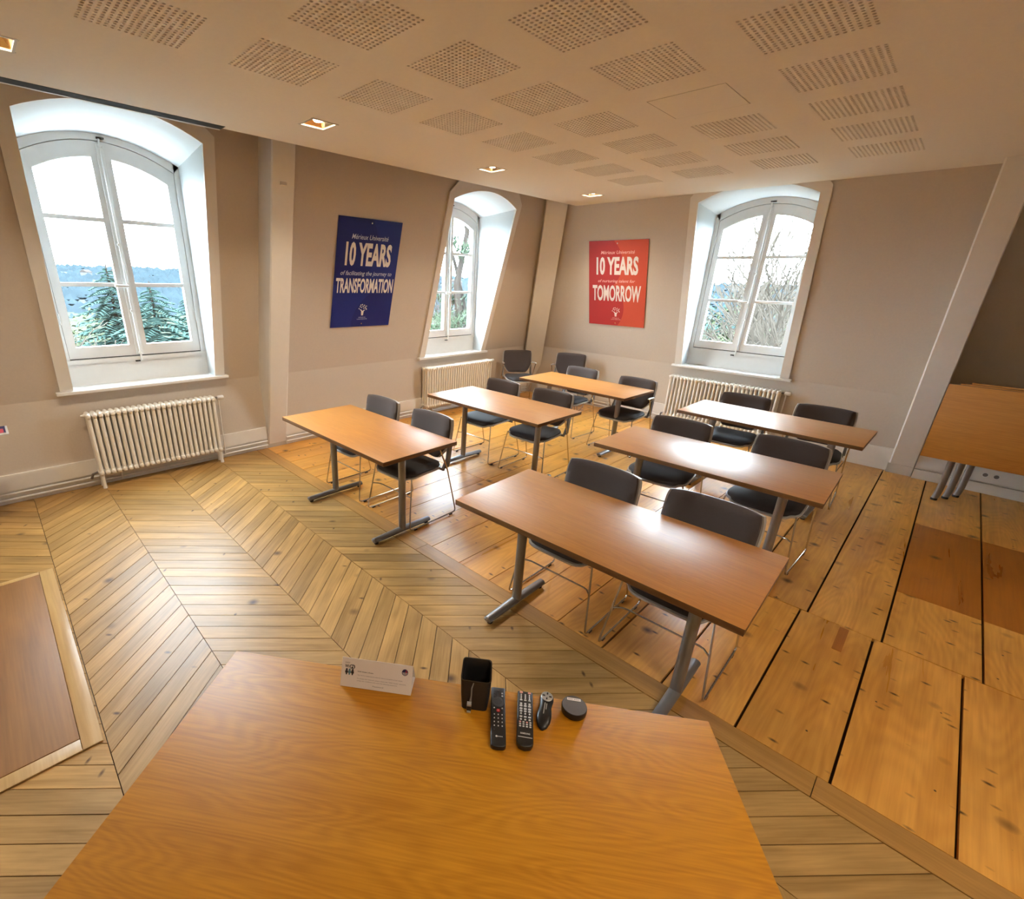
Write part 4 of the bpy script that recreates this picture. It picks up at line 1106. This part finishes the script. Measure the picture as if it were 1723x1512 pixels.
for i in range(13):
    a = R(rnd_h.choice((168, 171, 166, 163, 104, 101, 107, 98, 136, 133)) + rnd_h.uniform(-2, 2)); r_ = rnd_h.uniform(600, 900)
    e = empty('distant_house', (r_ * math.cos(a), r_ * math.sin(a), -19 + (r_ - 480) * 0.033), rnd_h.uniform(0, PI), label='tiny pale house far off on the hillside', cat='house', group='far houses on the hillside')
    link('wall', hm, e); link('roof', hrm, e)

def conifer(loc, hgt, rad, label, seed, mat='needles'):
    rd = random.Random(seed)
    e = empty('conifer_tree', loc, label=label, cat='tree')
    part(MB().tube([(0, 0, 0), (0, 0, hgt * 0.5), (0, 0, hgt)], [0.28, 0.16, 0.02], 8), 'trunk', 'bark', e, smooth=True)
    mb = MB(); n = 260
    for i in range(n):
        t = (i / n) ** 0.8; z = hgt * (0.12 + 0.87 * t); L = rad * (1 - t) ** 0.8 * rd.uniform(0.75, 1.1) + 0.12; a = i * 2.399 + rd.uniform(-0.3, 0.3)
        d = Vector((math.cos(a), math.sin(a), 0)); sd = Vector((-d.y, d.x, 0)); droop = rd.uniform(0.15, 0.45)
        k = 9
        for j in range(k):
            f = (j + 0.6) / k; p = Vector((0, 0, z)) + d * L * f - Vector((0, 0, droop * L * f * f - 0.08 * L * f))
            for s_ in (-1, 1):
                wl_ = L * 0.34 * (1 - f * 0.6) * rd.uniform(0.7, 1.2)
                tip = p + sd * s_ * wl_ + d * wl_ * 0.7 - Vector((0, 0, wl_ * rd.uniform(0.1, 0.5)))
                mb.add([p - d * 0.06 * L, p + d * 0.06 * L, tip, p - Vector((0, 0, 0.05))], [(0, 1, 2), (0, 2, 3)])
    tag(part(mb, 'foliage', mat, e), kind='stuff')
    return e
def bare_tree(loc, top_z, width, spread, label, seed, depth=6, lean=(0, 0)):
    rd = random.Random(seed)
    e = empty('bare_tree', loc, label=label, cat='tree')
    tr = MB(); br = MB()
    def grow(p, d, L, r_, k):
        n = 3; pts = [p]; dd = d.copy()
        for i in range(n):
            dd = (dd + Vector((rd.uniform(-1, 1), rd.uniform(-1, 1), rd.uniform(-0.3, 0.6))) * 0.22).normalized()
            pts.append(pts[-1] + dd * L / n)
        (tr if k == 0 else br).tube(pts, [max(r_ * (1 - 0.3 * i / n), 0.0009) for i in range(n + 1)], 6 if k < 2 else 3, cap=False)
        if k >= depth: return
        for i in range(3 if k < 6 else 2):
            q_ = pts[rd.choice((1, 2, 3)) if i else 3]
            nd = (dd + Vector((rd.uniform(-1, 1), rd.uniform(-1, 1), rd.uniform(-0.25, 0.5))) * spread).normalized()
            grow(q_, nd, L * rd.uniform(0.66, 0.84), r_ * 0.6, k + 1)
    grow(Vector((0, 0, 0)), Vector((lean[0], lean[1], 1)).normalized(), 0.30, 0.013, 0)
    mz = max(v[2] for v in br.v); mw = max(math.hypot(v[0], v[1]) for v in br.v)
    kz = (top_z - loc[2]) / mz; kx = width / mw if width else kz
    for m_ in (tr, br): m_.v = [(v[0] * kx, v[1] * kx, v[2] * kz) for v in m_.v]
    part(tr, 'trunk', 'bark', e, smooth=True)
    tag(part(br, 'branches', 'twig', e), kind='stuff')
    return e
def shrub(loc, rad, hgt, label, seed, mat='leaves', n=1500, name='shrub', ls=0.28):
    rd = random.Random(seed)
    e = empty(name, loc, label=label, cat='shrub')
    part(MB().tube([(0, 0, 0), (0.1, 0.1, hgt * 0.35), (0, 0, hgt * 0.7)], [0.14, 0.1, 0.03], 6), 'stem', 'bark', e)
    mb = MB()
    for i in range(n):
        while True:
            p = Vector((rd.uniform(-1, 1), rd.uniform(-1, 1), rd.uniform(-1, 1)))
            if p.length < 1: break
        k = 0.75 + 0.35 * noise.noise(p * 2.2 + Vector((seed, 0, 0)))
        p = p.normalized() * (p.length ** 0.4) * k
        c = Vector((p.x * rad, p.y * rad, hgt * 0.55 + p.z * hgt * 0.5))
        a = Vector((rd.uniform(-1, 1), rd.uniform(-1, 1), rd.uniform(-1, 1))).normalized() * ls; b_ = a.cross(Vector((rd.uniform(-1, 1), rd.uniform(-1, 1), 1))).normalized() * ls * 0.5
        mb.add([c - a, c + b_, c + a, c - b_], [(0, 1, 2, 3)])
    tag(part(mb, 'foliage', mat, e), kind='stuff')
    return e
def polar(dx, dy, dist, z=GZ - 0.8):
    v_ = Vector((dx, dy)).normalized() * dist
    return (v_.x, v_.y, z)
conifer(polar(-0.9855, 0.170, 21), 12.4, 5.6, 'dark blue-green conifer outside the large window, its tip at the horizon', 1)
conifer(polar(-0.975, 0.226, 17), 11.9, 6.4, 'broad conifer filling the lower pane of the large window', 2)
conifer(polar(-0.958, 0.285, 25), 11.6, 5.0, 'conifer at the frame edge of the large window', 21)
bare_tree(polar(-0.9992, 0.040, 15), 1.5, None, 0.85, 'bare grey-brown tree outside the large window', 5, depth=8)
shrub(polar(-0.992, 0.13, 34), 4.2, 10.4, 'evergreen shrub behind the bare tree outside the large window', 3, 'leaves', 4000, ls=0.14)
# pine with crooked trunk seen through the oblique window
PZ = GZ - 0.8
e = empty('pine_tree', polar(-0.705, 0.709, 15.5), label='crooked pine with clumps of needles outside the oblique window', cat='tree')
part(MB().tube([(0, 0, 0), (0.5, 0.3, 4), (0.25, 0.2, 9), (-0.05, -0.05, 12), (0.12, 0.15, 13.5), (-0.2, -0.1, 15.5)], [0.22, 0.2, 0.17, 0.10, 0.075, 0.03], 8), 'trunk', 'bark', e, smooth=True)
part(MB().tube([(0.25, 0.2, 9), (-0.05, 0.45, 11), (-0.35, 0.2, 12.5), (-0.5, -0.4, 14.2)], [0.09, 0.075, 0.055, 0.02], 6), 'limb', 'bark', e, smooth=True)
mb = MB(); rd = random.Random(8)
for cx, cy, cz, cr in ((0.3, 0.3, 13.9, 0.42), (-0.3, -0.3, 13.2, 0.4), (-0.2, 0.3, 14.6, 0.5), (0.5, -0.2, 12.9, 0.35), (-0.3, -0.4, 15.4, 0.8), (0.55, 0.5, 12.0, 0.4), (-0.5, 0.2, 11.6, 0.5), (0.5, -0.4, 11.0, 0.7), (-0.6, -0.5, 10.6, 0.8)):
    for i in range(420):
        d = Vector((rd.gauss(0, 1), rd.gauss(0, 1), rd.gauss(0, 0.4))); d = d.normalized() * cr * rd.random() ** 0.5
        c = Vector((cx, cy, cz)) + d; a = Vector((rd.uniform(-1, 1), rd.uniform(-1, 1), rd.uniform(-0.3, 1))).normalized() * 0.2; b_ = a.cross(Vector((0.3, 0.2, 1))).normalized() * 0.025
        mb.add([c - b_, c + b_, c + a], [(0, 1, 2)])
tag(part(mb, 'foliage', 'needles2', e), kind='stuff')
shrub(polar(-0.73, 0.685, 27), 4.2, 10.6, 'loose green shrub below the pine outside the oblique window', 4, 'needles2', 5000, ls=0.14)
bare_tree(polar(-0.70, 0.714, 36), 2.6, None, 0.8, 'bare tree behind the pine outside the oblique window', 15, depth=7)
bare_tree(polar(-0.175, 0.985, 18), 3.9, None, 0.8, 'tall bare tree outside the window by the red poster', 9, depth=7)
bare_tree(polar(-0.330, 0.944, 19), 1.9, None, 0.85, 'spreading bare tree outside the window by the red poster', 12, depth=8)
shrub(polar(-0.225, 0.974, 25), 3.9, 12.6, 'yellow-green leafy shrub outside the window by the red poster', 5, 'leaves', 6500, ls=0.13)
shrub(polar(-0.315, 0.949, 29), 4.6, 12.3, 'dull green shrub behind the bare trees outside the window by the red poster', 6, 'needles', 6500, ls=0.14)
print('boards', n_boards, 'objects', len(S.objects), 'tris', sum(len(m.loop_triangles) or len(m.polygons) for m in bpy.data.meshes))
